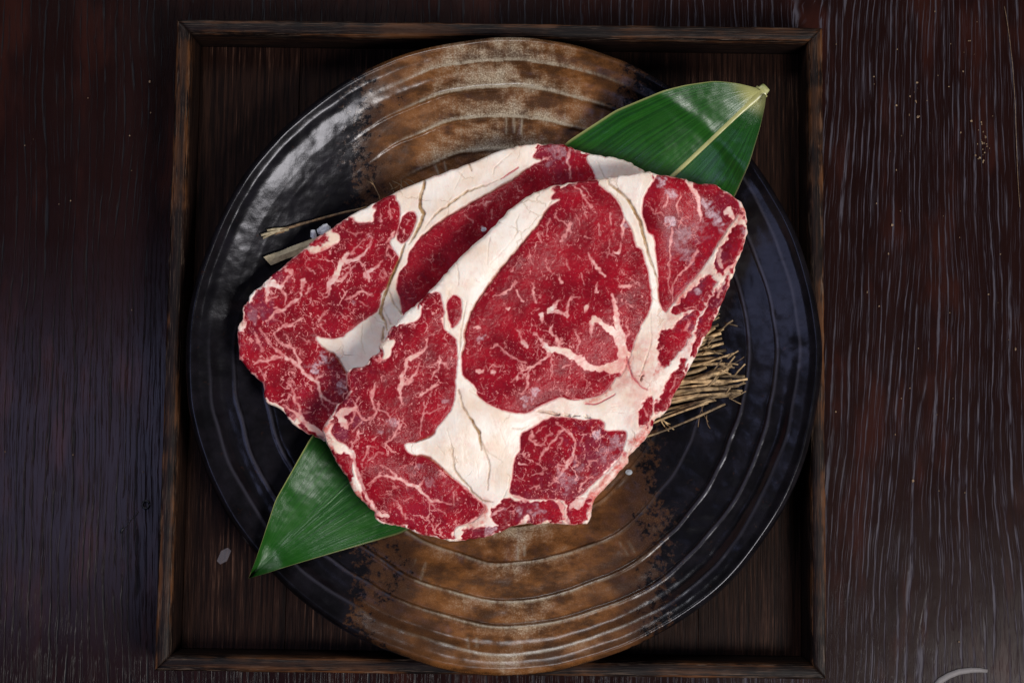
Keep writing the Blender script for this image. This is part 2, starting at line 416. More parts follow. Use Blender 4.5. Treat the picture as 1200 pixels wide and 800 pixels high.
# ------------------------------------------------------------------ tray
ZR = ZC                     # rim top
ZF = 0.007                  # top of the floor
TH = -0.0130                # turn of the tray on the table
tl, tr, br, bl = P(207, 24, ZR), P(965.5, 30, ZR), P(968.5, 797, ZR), P(180, 785, ZR)
tc = (tl+tr+br+bl)/4
cT, sT = math.cos(TH), math.sin(TH)
def to_loc(p): q = p-tc; return (q.x*cT+q.y*sT, -q.x*sT+q.y*cT)
L = [to_loc(p) for p in (tl, tr, br, bl)]
HX0 = (L[0][0]+L[3][0])/2; HX1 = (L[1][0]+L[2][0])/2; HY1 = (L[0][1]+L[1][1])/2; HY0 = (L[2][1]+L[3][1])/2
tray = empty('serving_tray', (tc.x, tc.y, 0)); tray.rotation_euler = (0, 0, TH)
tag(tray, 'square dark wooden tray with raised mitred rails under the round plate', 'tray')
def part(name, me, mat, parent):
    o = bpy.data.objects.new(name, me); COL.objects.link(o); o.parent = parent
    if not me.materials: me.materials.append(mat)
    return o
WR = 19*S
# profile across the rail: (inward offset, height, wear)
PROF = [(0, 0, 0), (0, .0215, .25), (.0004, .0234, 1), (.0012, .0240, .75), (.0036, .02405, .20), (.0052, .0238, .25), (.0064, .0228, 1), (.0070, .0212, .45), (.0076, .0195, .12), (.0082, .007, 0), (.0082, 0, 0)]
def rail(p0, p1, inw, mat):
    """outer edge runs p0 -> p1; mitred 45 degrees at both ends"""
    p0 = Vector((*p0, 0)); p1 = Vector((*p1, 0)); d = (p1-p0).normalized(); Ln = (p1-p0).length
    inw = Vector((*inw, 0)); n = 150; V = []; Wv = []; F = []
    k = len(PROF)
    sd = random.randint(0, 999)
    for i in range(n+1):
        t = i/n
        for j, (o, h, wr) in enumerate(PROF):
            a = p0+d*(o+.00006); b = p1-d*(o+.00006)
            q = a.lerp(b, t)+inw*o
            hh = h
            if 1 <= j <= 8:
                nz = float(fbm(t*60+j*3.1, j*1.7, sd, 3))-.5
                hh += nz*.0006; q = q+inw*float(fbm(t*45, j*.9+4, sd+5, 3)-.5)*.0007
            V.append((q.x, q.y, hh)); Wv.append((wr, 0, 0))
    for i in range(n):
        for j in range(k):
            a = i*k+j; b = i*k+(j+1) % k
            F.append((a, b, b+k, a+k))
    me = mesh_np('rail', np.array(V), np.array(F))
    bm = bmesh.new(); bm.from_mesh(me)
    bm.verts.ensure_lookup_table()
    bm.faces.new([bm.verts[j] for j in range(k)]); bm.faces.new([bm.verts[n*k+j] for j in reversed(range(k))])
    bmesh.ops.recalc_face_normals(bm, faces=bm.faces[:]); bm.to_mesh(me); bm.free()
    col_attr(me, 'wear', np.array(Wv, np.float32))
    return part('rail', me, mat, tray)
rail((HX0, HY0), (HX0, HY1), (1, 0), M_rail_y)
rail((HX1, HY0), (HX1, HY1), (-1, 0), M_rail_y)
rail((HX0, HY1), (HX1, HY1), (0, -1), M_rail_x)
rail((HX0, HY0), (HX1, HY0), (0, 1), M_rail_x)
fx0, fx1, fy0, fy1 = HX0+.0083, HX1-.0083, HY0+.0083, HY1-.0083
nb = 6
for i in range(nb):
    a = fx0+(fx1-fx0)*i/nb; b = fx0+(fx1-fx0)*(i+1)/nb
    part('floor_board', box_mesh('floor_board', a+.00008, b-.00008, fy0, fy1, .002, ZF-.0002*(i % 2), .0003), M_floor, tray)

# ------------------------------------------------------------------ plate
ZRIM = 0.0345
pcx, pcy = unp(591, 410, ZRIM); pcx = float(pcx); pcy = float(pcy)
a0, _ = unp(217, 411, ZRIM); a1, _ = unp(965, 411, ZRIM); PR = float(a1-a0)/2
PXR = PR/373.0               # metres per plate pixel
ZP0 = ZF+.007
def env(r):
    """smooth inner surface of the plate, r in plate pixels"""
    r = np.asarray(r, float)
    t = np.clip((r-205)/(366-205), 0, 1)
    z = ZP0+(ZRIM-.0012-ZP0)*(.30*t+.70*t*t)*np.where(t > 0, 1, 0)
    t0 = np.clip((r-190)/30, 0, 1)
    return ZP0+(z-ZP0)*t0
def env_xy(x, y):
    return env(np.hypot(np.asarray(x)-pcx, np.asarray(y)-pcy)/PXR)
def build_plate():
    na = 840
    ang = np.linspace(0, 2*np.pi, na, endpoint=False)
    rs = np.concatenate([np.linspace(0, 200, 24)[1:], np.linspace(200, 374, 176)[1:]])
    A, Rr = np.meshgrid(ang, rs)
    ca, sa = np.cos(A), np.sin(A)
    # throwing rings wander
    wob = (fbm(ca*1.6+5, sa*1.6+5, 3, 3)-.5)*12+(fbm(ca*5+9, sa*5+2, 8, 2)-.5)*5
    ringr = np.array([205, 246, 287, 318.5, 346])
    z = env(Rr)
    glz = np.zeros_like(Rr); crest = np.zeros_like(Rr)
    for i, c in enumerate(ringr):
        w_i = wob+(fbm(ca*2.2+i*7, sa*2.2-i*5, 40+i, 3)-.5)*9
        q = Rr-(c+w_i)
        amp = .00105*(.4, .7, 1.1, 1.1, .8)[i]*(.55+.9*fbm(ca*1.3+i, sa*1.3, 71+i, 2))
        upl = np.clip(np.cos(A-np.radians(150))*5-3.6, 0, 1)      # the rings fade out on the upper left and, near the middle, in the black
        upr = np.clip(np.cos(A-np.radians(28))*4-2.7, 0, 1)
        amp = amp*(1-.97*upl)*(1-.8*upr)*(1 if i > 1 else .25+.75*sstep(210, 150, np.abs(ca*Rr)))
        if i == 4: amp = amp*1.9
        z += amp*.95*(sstep(-9, 5, q) if i == 4 else sstep(-1.6, .9, q))*np.exp(-np.clip(q, 0, None)/13.0)      # riser, then a rounded crest falling away outwards
        z -= (i < 4)*amp*.45*np.exp(-(np.clip(-q-.8, 0, None)/3.2))*(q < -.8)
        z += (i < 4)*amp*.30*np.exp(-((q-2.2)/1.9)**2)
        glz = np.maximum(glz, np.exp(-np.clip(q-1, 0, None)/11.0)*(q > .3))
        crest = np.maximum(crest, np.exp(-((q-1.6)/1.7)**2)*(.35, .7, 1, 1, .8)[i]*(1-.95*upl))
        crest = crest-.9*np.exp(-((q+1.9)/1.5)**2)*(.3, .8, 1, 1, 1)[i]
    # trough before the lip
    upl = np.clip(np.cos(A-np.radians(150))*5-3.6, 0, 1)
    upr = np.clip(np.cos(A-np.radians(28))*4-2.7, 0, 1)
    z -= (1-upl)*(1-upr)*.0010*np.exp(-((Rr-336)/8)**2)
    rw = Rr-wob*.5
    z += upl*.00055*(np.clip((rw-330)/18, 0, 1)-sstep(349, 361, rw))
    z += .0004*(fbm(ca*Rr/28+3, sa*Rr/28, 21, 3)-.5)*2*np.clip(Rr/150, 0, 1)
    lip = np.clip((Rr-358)/16, 0, 1)
    z = z*(1-lip)+lip*(ZRIM-.0042*(1-np.sqrt(np.clip(1-np.clip((lip-.3)/.7, 0, 1)**2, 0, 1)))+(fbm(ca*2+1, sa*2+1, 66, 2)-.5)*.003)
    z = np.where(Rr > 361, z+.0009*np.exp(-((Rr-367)/4)**2), z)
    edge = 1+((fbm(ca*1.5+3, sa*1.5+8, 12, 3)-.5)*.030+(fbm(ca*6+3, sa*6+8, 14, 2)-.5)*.006)*np.clip((Rr-300)/70, 0, 1)
    X = ca*Rr*PXR*edge; Y = sa*Rr*PXR*edge
    # brushed band: pixels relative to plate centre
    bx = X/PXR; by = Y/PXR
    cxb = 6-.030*by
    half = 166+10*(fbm(by/60, by*0, 31, 2)-.5)*2
    dband = half-np.abs(bx-cxb+(fbm(bx/40+2, by/40, 33, 3)-.5)*44)
    band = np.clip(.5+dband/105, 0, 1)
    band *= sstep(376, 369, Rr)*.35+.65
    cen = np.clip(dband/half, 0, 1)*np.clip(.85+.30*by/370, 0, 1.2)
    # small kiln ticks scratched through the glaze
    for (xa, ya, xb, yb) in [(486,655,478,672),(498,659,492,678),(607,640,607,655),(615,640,615,650),(549,744,549,753),(559,744,559,753),(728,635,736,650),(738,634,744,646),(505,178,514,197),(517,176,523,196),(593,126,593,143),(602,126,603,142),(612,127,611,144)]:
        ax_, ay_, bx2, by2 = xa-591, 410-ya, xb-591, 410-yb
        dx, dy = bx2-ax_, by2-ay_; t = np.clip(((bx-ax_)*dx+(by-ay_)*dy)/(dx*dx+dy*dy), 0, 1)
        dd_ = np.hypot(bx-ax_-t*dx, by-ay_-t*dy)
        crest = np.maximum(crest, .7*np.exp(-(dd_/1.3)**2)); z += .00012*np.exp(-(dd_/1.6)**2)
    nr = len(rs)
    # outer wall + foot going down
    ext = [(375, ZRIM-.0048), (373, ZRIM-.0068), (366, ZRIM-.0100), (340, ZRIM-.0150), (300, ZF+.0090), (255, ZF+.0044), (214, ZF+.0032), (209, ZF+.0004), (196, ZF+.0004), (191, ZF+.0030), (100, ZF+.0035)]
    V = [np.array([[0, 0, ZP0]])]; G = [np.array([[1., .3, 0., 1.]])]
    V.append(np.stack([X, Y, z], -1).reshape(-1, 3)); G.append(np.stack([band, np.clip(glz, 0, 1), crest, cen], -1).reshape(-1, 4))
    for (r, zz) in ext:
        e = edge[-1] if r > 330 else np.ones(na)
        V.append(np.stack([np.cos(ang)*r*PXR*e, np.sin(ang)*r*PXR*e, np.full(na, zz)], -1)); G.append(np.tile([[0., 0., 0., 0.]], (na, 1)))
    V.append(np.array([[0, 0, ZF+.0035]])); G.append(np.array([[0., 0, 0, 0]]))
    V = np.concatenate(V); G = np.concatenate(G)
    tot = nr+len(ext)
    i = np.arange(na); j = (i+1) % na
    Fq = []
    for r in range(tot-1):
        o = 1+r*na
        Fq.append(np.stack([o+i, o+na+i, o+na+j, o+j], -1))
    Fq = np.concatenate(Fq)
    F0 = np.stack([np.zeros(na, int), 1+i, 1+j, np.zeros(na, int)], -1)
    me = bpy.data.meshes.new('plate')
    last = len(V)-1; o = 1+(tot-1)*na
    tri = np.concatenate([np.stack([np.zeros(na, int), 1+i, 1+j], -1), np.stack([np.full(na, last), o+j, o+i], -1)])
    V = np.ascontiguousarray(V, np.float32)
    me.vertices.add(len(V)); me.vertices.foreach_set('co', V.ravel())
    loops = np.concatenate([Fq.ravel(), tri.ravel()]).astype(np.int32)
    starts = np.concatenate([np.arange(len(Fq))*4, len(Fq)*4+np.arange(len(tri))*3]).astype(np.int32)
    me.loops.add(len(loops)); me.loops.foreach_set('vertex_index', loops)
    me.polygons.add(len(starts)); me.polygons.foreach_set('loop_start', starts)
    me.update(calc_edges=True)
    me.polygons.foreach_set('use_smooth', np.ones(len(starts), bool)); me.validate()
    col_attr(me, 'glaze', G.astype(np.float32))
    return me
plate = bpy.data.objects.new('ceramic_plate', build_plate()); COL.objects.link(plate)
plate.data.materials.append(M_plate); plate.location = (pcx, pcy, 0)
tag(plate, 'round black glazed ceramic plate with ridged rings and a broad brown band', 'plate')

# ------------------------------------------------------------------ steaks
FRONT_OUT = [(461,380),(475,366),(492.5,351.5),(520.5,322),(530,311),(539,300),(565,277.5),(589.5,253),(600,242.5),(621,227.6),(642,219),(651,216),(677,212),(705,208.5),(740.5,204),(758,202),(772,205),(787,206.6),(801.5,209),(819,213),(838,213.6),(847,219),(863,230),(873,241),(877,260),(877.6,272),(873,290),(865,310),(859,329),(852,347),(840,375),(831,392),(819,415),(808.5,436),(795,458),(788,475),(779.5,486),(771,490),(767,503),(755,519),(741,533),(738.5,542),(728,554),(714,570),(698,587.5),(696.5,598),(689.5,614),(668.5,615.5),(658,615.5),(643,614),(628,617),(618,615),(599.5,618),(589,624),(566,631),(540,634.5),(529.5,636),(505,631),(491,627.5),(473.5,620.5),(459.5,617),(444,613.5),(436,608),(435,601),(423,589),(411,574),(405,559),(394.5,543),(386,526),(379,508),(379,499.5),(387.5,485.5),(394,475),(401.5,470),(407,459),(405,447),(407.6,432),(426,428),(435,417),(445,412),(443.5,405),(452,395),(455,387)]
FRONT_LEAN = [
 # eye
 [(646,233),(651,225),(659.5,219),(684,213.5),(698,216),(715.5,227),(726,240),(733,256),(740,266),(745.5,284.5),(752,289),(758,302),(763,326.5),(765.6,340),(765,357),(754,378),(746,397.5),(742,410),(737,424),(730,438),(724,440),(715.5,453),(705,460.6),(691,465),(670,465),(659.5,463),(651,466),(630,475.5),(617.5,482.5),(603.5,482.5),(586,478),(568.5,470),(560,461.5),(556,451),(547.5,444),(540.5,434),(541,414.5),(545,400.5),(544,390),(549,374),(556,357),(570,336),(584,317),(600,298.5),(616,279),(630,263.5),(642,244),(656,234)],
 # right cap
 [(772,207),(761,220),(755,230),(753,248),(759.5,267),(768,276),(771,295),(774,316),(775,345),(779,357),(784,361.6),(791,352),(805,335),(822,316),(836,296),(847,277.5),(857,262),(868,246),(863,232),(847,221),(838,216),(820,215),(803,211),(787,208)],
 [(850,284),(862,262),(873,262),(872,284),(864,304),(852,318),(840,314),(842,298)],
 [(791,362),(805,344),(822.5,327),(833,318),(841,326),(839,341.5),(829.5,355.5),(824,361),(812,360),(801.5,363.5)],
 [(801,368),(812,363),(823,363),(818,379),(812,390.5),(801.5,408),(790,419),(779,427),(775,408),(778,383.5),(793,380)],
 [(831,357),(849,329),(857.5,321),(856,334.5),(843.5,366),(829.5,390.5),(821,409),(815.5,415),(815.5,403),(820,386),(826,366)],
 [(802,419),(806,422),(802,440),(793.5,459),(783,478),(772.5,484),(772.5,470),(779.5,459.5),(786.5,444),(797,430)],
 [(765.5,463),(770,470),(768,484),(762,496),(753,498),(751.5,487.5),(755,473.5)],
 # lower right
 [(651,487),(670,489),(687.5,491.5),(701.5,490),(709,495),(711,503),(730,504),(736,507),(734,521),(728,536),(716,549),(705,559.5),(693,570),(682.5,580),(668.5,587),(651,586),(637,585),(612.5,585),(598,579),(599,567),(601,556),(603.5,537),(610,526),(609.6,517.5),(612,507),(624.5,500),(638.5,491)],
 # bottom strip
 [(577,597),(584,590),(594,584),(612,587.5),(637,587),(654.5,588.5),(662,600),(660,612),(644,612),(630,614.5),(619,611),(595,615.5),(580,615.5),(574,608)],
 [(664,590),(680,583),(690,590),(690,602),(683,611),(670,612)],
 [(541,628.5),(553,619),(568,619),(589,620.5),(582,625.6),(557.5,631)],
 # left
 [(510,343),(516,346),(519.6,362),(519,374),(520.5,385),(526,390),(533,397),(535,409),(534.5,428.5),(533,441),(533,457.5),(529,475),(519,491),(511,499.5),(508,507),(499.5,512),(485.5,517),(475,518.5),(472,521),(476,529),(484,533),(496,533),(508,540),(519,550),(528,560),(540,568),(563,589),(566,598),(556,610),(547,613.5),(533,619),(526,629),(505,626.5),(484,619.5),(475,616),(454,609),(440,603),(426,581),(419,561),(414,540),(408.5,524),(393,513.5),(388,505),(394,493),(400,480),(404,471.5),(411,459),(408.5,447),(410.5,434.5),(428,431),(437,419.5),(445,414.5),(448,421.5),(457.5,417),(459.5,407.5),(464,400.5),(458,395),(456,389),(461,384.5),(473,381),(491,374),(495,360),(499.5,348)],
 [(391,532),(411,534.5),(413,545),(411,558),(405,557),(395.5,542)],
 [(533,346),(540.5,353),(540.5,364),(535.5,378),(530,382.5),(525,372.5),(523.5,357),(526.6,349)],
]
FRONT_VEIN = [
 [(499.5,397,2),(498.6,406,2),(491,414.5,3),(477,422,5),(473,434,4),(470.6,446,5),(467,454,4),(468,464.5,3),(471.5,475,1.5)],
 [(470.6,449,4),(482,444,3),(487,434,2),(491,425,1.5)],
 [(516,414,1.5),(513.5,425,3),(512,432,2.2),(505,442,1.5)],[(503,428.5,1.2),(513,424,2),(522,427,1.6),(527.5,432,1)],
 [(522,390,1.5),(520.5,397,1.5),(527.5,402,1)],[(519,374,5),(526,386,6)],
 [(510,450.5,3.5),(499.5,457,2.5),(492.5,463,3.5)],[(496,471,1.3),(496,484,2),(492.5,498,1.8),(491,510,1)],[(496,484,1.5),(506.5,481,1.5),(519,477,1)],
 [(471.5,491,1.5),(466,501,2.5),(461,510,2.5),(447,519,1.3)],[(441,449,1.3),(435.6,461,3.5),(437.5,477,2.2),(440,484,2.5),(431,496,1.5)],
 [(443.5,471.5,1.5),(442.6,480,2),(452,482,2.2),(457.5,491,2)],
 [(421.6,464.5,1.5),(416,473,2.5),(419,481,3),(426,491,2.5),(436.5,489,1.5)],[(418,480,4),(403,481,7),(398,486,10),(401,494,9),(407,501,4)],
 [(417,482,2),(412,492.5,2),(406,499,2)],[(421,506,2),(414,520,2),(411,527,3)],
 [(387.5,517,6),(396,524,7),(410,530,7),(414,536,4),(416,547,3),(421,561,4),(424,572,3.5),(428,584,4),(434,592,4),(441,603,5),(451,605,5)],
 [(430,522,2.5),(429.5,531,2),(426,538,2)],[(412,457.5,4),(405,466,4)],[(423,493,1.5),(415,505,1.2)],[(446,530,1.2),(432,540,1.4)],
 [(445,545,1.6),(456,550,2.2),(464.5,561,3.2)],[(428,568,1),(436,563,1.6),(443.5,559,2),(457.5,560,3),(468,562.5,4),(485.5,570,4.5),(496,580,4.5),(502,586,4),(512,589,2.8),(531,591,1.4)],
 [(487.5,572,3),(492,565,2),(494.5,560,1)],[(498,585,2),(508.5,596,1.3),(522.5,602,.9)],[(530,577,1.5),(531,593,1.2)],
 [(454,584,1),(465,589,1.7),(468,601,2),(475,607,2)],[(470,587,1.6),(480.5,582,1)],[(428,573,1),(440,561,1.3),(452.5,557.5,1.3)],
 [(529.5,626,5),(538,623,5),(549,616,6),(557,609,5)],[(519,551,2.5),(530,560,2),(543,570,3),(566,590,4)],
 # eye
 [(652.5,246,1.5),(651.6,255,1.8),(661,258,1.8),(668,267,2.4),(670,271,1.5)],[(669,261,3),(666.5,269,2.2),(658.6,281,2.6)],[(645.5,255,1.5),(642,267,1.8),(640,277.5,1.5)],
 [(670,216,1.5),(679,223,2.6),(687.5,237,2),(694.5,241,2.4)],[(684,220,1.4),(693,232,1.4)],[(691,295,2),(698,307,3.6),(704,314,3),(710,321,3.5)],
 [(732,246,2),(730.6,265,3.6),(730,278,1.5)],[(728,284,2),(726,295,4.5),(719,293,2)],[(715,280,1),(713,300,1)],
 [(606,329,2),(591,343,2.8),(579,345,1.3)],[(625,330,2),(627,350,3)],[(605,340,2.4),(611,350,2.4)],
 [(656,351,1.6),(646,361,6),(656,364.6,3.5),(665,367,3.5),(668,353,2.6),(672,346,2),(679,346,1.2)],[(635,366,6),(636,376,2.2)],[(688,357,5),(686,364,1.2)],
 [(700,339,4),(702,330,1.8)],[(658.6,330,3.6),(656,320,1.4)],[(649,376,1.5),(646,385,3.6),(652.5,393.5,2.6),(655,404,3.4)],[(638.5,385,1.5),(646,386,2)],
 [(627,390,2.2),(635,399,3.6),(642,407.5,7),(652.5,407.5,7),(666.5,411,8),(680.5,420,9),(691,427,8),(707,429.5,8),(722.5,428.5,12),(730,425,17)],
 [(644,413,4),(633,421.5,3),(623,428.5,4),(612,432,2.4),(605,439,1.6),(598,446,1.3)],[(623,428.5,3),(620,439,2.6),(616.6,455,2),(612,461.5,1.3)],
 [(607,385,2),(611,393.5,2.2),(616,404,5.5)],[(574.6,406,1.6),(579,403,1.8),(588,407.5,2),(595.6,413,2.2),(607,421.5,1.6),(616,422,2)],
 [(571,432,1.5),(577,427.6,2),(586,427,1.6)],[(561,433,4),(564,432,4)],[(576,434.6,4),(579,435,4)],[(677,386,1.6),(679.6,399,2.2),(677,409,2)],[(645.5,416,1.6),(647,441,1.3)],
 [(659.5,430,2),(670,425,1.6)],[(594,360,3.5),(596,361,4.5)],[(605,442,4),(606,438,2)],[(555,382,2),(562,382,3)],
 [(696,371,6),(694.5,392,1.4)],[(697,372,6),(712,379.5,7),(722.5,388,9),(729.5,399,12),(735,415,15),(735,430,18)],
 [(719,341,1.8),(722.5,355,4.5),(723,364,4.5),(726,380,7),(731.5,394,9)],[(737.6,371,1.2),(738.5,388,2),(733,394,3)],[(726,332,2.6),(737,332,4.5),(742,332,2)],
 [(735,352,1.5),(744,355.5,2.2)],[(572,470,1),(580,466,1)],[(620,300,1.2),(624,310,1)],[(640,300,1),(643,312,1.5)],[(665,300,1.3),(668,312,1)],[(682,318,1.5),(686,330,1.2)],[(605,307,1.2),(600,318,1.2)],
 [(700,262,1.6),(704,275,1.5)],[(715,250,1.3),(718,262,1.6)],[(676,250,1),(680,262,1)],
 # cap
 [(780.5,228,1.6),(779.6,241,2.2),(776,245,1)],[(787.5,265,2),(789,284.5,2),(787.5,304,1.6),(786.6,326.5,1.4),(791,348.5,1.4)],[(821,291,2.4),(812,304,2.6),(798,319.5,2.6),(794.5,326,1.5),(791,341,1.3)],
 [(808,213,7),(812,221,5),(819,230,5),(822.5,248,3.6),(823,256.5,2)],[(798,232,2),(792,240,2.4),(796,252,1.5)],[(767,249,1.2),(778,252,1.2)],[(854,246,9),(861,253,6)],
 [(868,300,4),(858,312,5),(851,325,6),(845,345,3)],[(845,290,5),(848,310,4)],[(812,375,2.5),(806,385,2)],
 [(757,476,1.5),(763,488,1.3)],[(798,440,1.3),(790,455,1.3)],
 # lower right
 [(661.5,502,3.2),(647.5,519,2.8),(637,531.5,2.8),(630,542,1.4)],[(652,492,1.4),(662,502,3),(674,510.5,2.8),(677,521,2.8),(674,531.5,2.8),(665,545.5,4.4),(656,558,2.2),(644,570,1.8)],
 [(674,531,2),(679,542,2)],[(655,552,1.5),(655,544,2),(665,545,2.5)],[(625,503.5,2),(623,514,2),(630,519,2.6),(637,521,1.6),(639,510.5,1.6),(647.5,507,1.6)],
 [(609,542,3.4),(618,543,1.5)],[(623,556,1.3),(637,554,1.3),(642,551,1.2)],[(689.5,552,1.6),(691,540,1.8),(700,537.6,1.5)],[(681,577,2),(684,565,2),(696.5,559.5,2)],
 [(686,509,1.3),(682.5,521,1.2)],[(640,497,1.2),(630,506,1.4)],[(655,526,1.2),(660,514,1.5),(657,513,1.2)],[(606,558,1.2),(614,562,1.4)],[(620,572,1.2),(632,570,1.4)],
 [(728,541,6),(716,552,6),(705,564,5),(693,576,5),(677,593,9),(669,595,5)],[(656,588,5),(663,603,6),(667,615,5)],[(602,582,5),(612,587,5),(620,587,3)],[(618,608,7),(612,613,5)],[(576,604,4),(588,598,2)],
]
FRONT_CRACK = [  # x, y, width, darkness
 [(710.5,208,1.6),(714,216,2),(726,225,2.4),(737,235.5,2.6),(744,248,3),(751,258,3.4),(754,270.5,3),(759.5,288,2.6),(766.5,307,2.2),(772,321,1.6),(775,340,1),(776,355,.8)],
 [(537,456,1.5),(541.5,475,1.8),(547,484,2),(554.5,495,2.6),(561,506.5,3),(564,526,1.8)],[(562,512,1.2),(570,533,1.4),(573.4,545.5,1.6),(572,560,1.4),(570.6,575,1.2)],
 [(564,519,.6),(572,530,.8),(581,535,.8),(589.5,542,.6)],[(522,500,.5),(529,524,1),(531,547,1.7),(536,557,2),(545,566,1.8),(553,576,1.8),(564.5,587,1.8),(577,589,1.2)],
 [(594,554,.7),(598,559,1),(596,571.5,.9),(590,583,.8)],[(608,251,.6),(605,260,1.3),(606,272,1.3),(602.6,278,.8)],[(574.6,277.5,.7),(572,288,.9),(571,311,.6)],
 [(535,305,.7),(537,323,1.1),(537,334,.8)],[(547,353,.8),(543,369,1.4),(541,382,1.2),(539,406,1.6),(537,418,1)],[(549,456,.9),(557,461,1),(565,465,.7)],
 [(600,501,.8),(612,502,1),(620,497,.7)],[(602,279,.4),(588,295,.5),(574,309,.4)],[(765.6,362,.6),(766,383,.9),(767,396,.9),(763,410,1.2),(756,429,1.2),(752.5,439,.8)],
 [(735,485,.4),(745,480,.4)],[(727,448,.6),(737,448.5,.7)],[(718,475,.6),(728,474,.5)],[(544,440,.6),(556,456,.8)],[(510,520,.5),(520,532,.6)],[(585,500,.4),(592,520,.4)],[(557,540,.4),(560,560,.5)],
]
FRONT_GAP = [[(630,480.5,1),(644,482,2),(652,484,2.6),(660,484.5,1.6),(670,486,2.8),(680,487,2.4),(688,486.5,3),(694,489,1)],[(757,437,1.5),(754,443,1.5)]]
FRONT_RED = [[(687.5,471,1),(700,472,1.6),(710,467.6,1.5),(722.5,460,1)],[(659.5,461.5,1),(668,465.5,1.2),(680,467,.8)],[(737,415,1.5),(743,438,1.8),(752,450,1.5),(762,455,1)]]
FRONT_EDGE = [[(646,236,.8),(642,244,1.2),(630,263,1.4),(616,279,1.4),(600,298,1.4),(584,317,1.4),(570,336,1.4),(556,357,1.2),(549,374,1),(544,390,1),(545,400,1.2),(541,414,.8)],[(484,533.5,1),(496,533,1.2),(508,540,1.4),(519,551,1.4),(530,561,1.2)],[(485,517,.8),(500,512,1),(508,506,.8)]]
FRONT_FROST = [(775,214.5,6,1),(786.6,228.5,6,1),(786.6,258,5.5,1.2),(828,237,6,1),(835,248,7,1),(843.5,258,7,1),(849,268,5,.9),(800,275,11,.38),(807,292,11,.38),(823,339,4,1),(827,348,3,.8),(873,270,5,.6),(564,395,4,.8),(627,458,5,.9),(616.6,469,6,.9),(700,508.5,5,1.2),(723,516,9,.55),(665,562,12,.45),(680,550,9,.35),(630,601,9,.55),(607,598,5,.7),(592,598,6,.5),(461,496,6,.7),(446,506.5,3,.7),(520.5,468,5,.5),(488,548,5,.35),(577,624,8,.8),(571,624,5,.7),(820,265,14,.25),(732,262,4,.6),(500,566,6,.3),(715,530,10,.35)]
FRONT_SALMON = [[(386,492,8),(381,503,8),(384,515,8),(391,530,6),(402,556,8),(415,578,9),(427,592,7),(438,606,6)],[(742,533,14),(725,552,10),(705,575,14),(690,600,20),(672,612,10)],[(745,520,14),(765,500,10)],[(866,258,8),(872,245,6)],[(868,258,5),(864,275,5)],[(783,420,8),(770,440,6)],[(790,395,14),(782,408,10)],[(563,596,12),(566,608,12),(550,616,7)],[(817,400,6),(826,380,4)],[(737,420,8),(745,440,4)],[(715,440,4),(718,455,4),(706,465,5),(690,469,4)],[(798,350,8),(806,345,6)]]
FRONT_PURPLE = [(812,375,13,1),(818,335,16,.9),(840,350,10,.8),(845,300,16,.6),(805,285,24,.55),(850,240,18,.4),(700,530,34,.65),(660,570,26,.5),(620,600,24,.5),(402,507,11,1),(417,490,10,.9),(405,470,8,.7),(845,335,10,.8),(500,590,30,.3),(480,600,25,.25),(560,625,12,.4)]

BACK_OUT = [(637,168),(656.5,168),(672,173),(684.5,177),(709,183),(730,187),(744,194),(756,202),(765,225),(755,270),(730,310),(690,350),(640,400),(590,450),(530,500),(470,525),(420,528),(392,521),(378.5,515.5),(368,512),(356,505),(340,493),(328,479),(312,470),(308,449),(300,442),(289,430),(283,421),(281,401),(281,385),(286,375),(287.5,361),(293.6,353),(294.5,347),(301.5,340),(315.5,327.5),(322.5,320.5),(335,310),(340,304.5),(350.5,296.6),(356.6,291),(363,283.5),(377,274),(394,262.5),(415,247.6),(445,233),(450,229.6),(490.5,211.5),(520,200),(555,187.6),(579.5,177),(600.5,171),(625,167.5)]
BACK_LEAN = [
 [(637,169),(627,178),(625,184),(635.5,186.5),(621.5,194),(604,206),(586.5,217),(564,229),(537.5,244.5),(520,255),(508,264),(494,275),(485,286.5),(478,297.5),(476.5,308),(470,315),(466,324),(464.8,339),(470,353),(472,368),(490,375),(540,335),(590,285),(640,250),(700,220),(698,208),(695,200),(686,185),(672,174.5),(656,169.5)],
 [(459,233),(466,236),(468,245),(465,268),(461,275),(456,284),(464,297.5),(466,304.5),(455.5,331),(447,341),(445,348.5),(441.5,362.5),(427.5,373),(410,385),(399.5,394),(382,396),(371,393),(370,397.5),(377,406),(391,415),(399.5,427),(406.5,439.5),(412,455),(410,473.5),(400,500),(388,510),(377,508.5),(364.5,504),(347,487.5),(328,475),(314,467),(310,447),(298,435),(286,424),(284,414),(283,394),(289,383.5),(289.5,368),(296,354),(304,341),(316,330),(324,322),(337,311),(341,306),(352,297.5),(370,297),(390,287),(398,280),(394,268),(401,260),(434.5,259),(438,248.5),(448.5,236)],
 [(363,287),(377,279),(382,283.5),(370,289)],
 [(480,246),(487,251),(486,261),(480,275),(471,283.5),(465,280),(465,269.5),(471,252)],
]
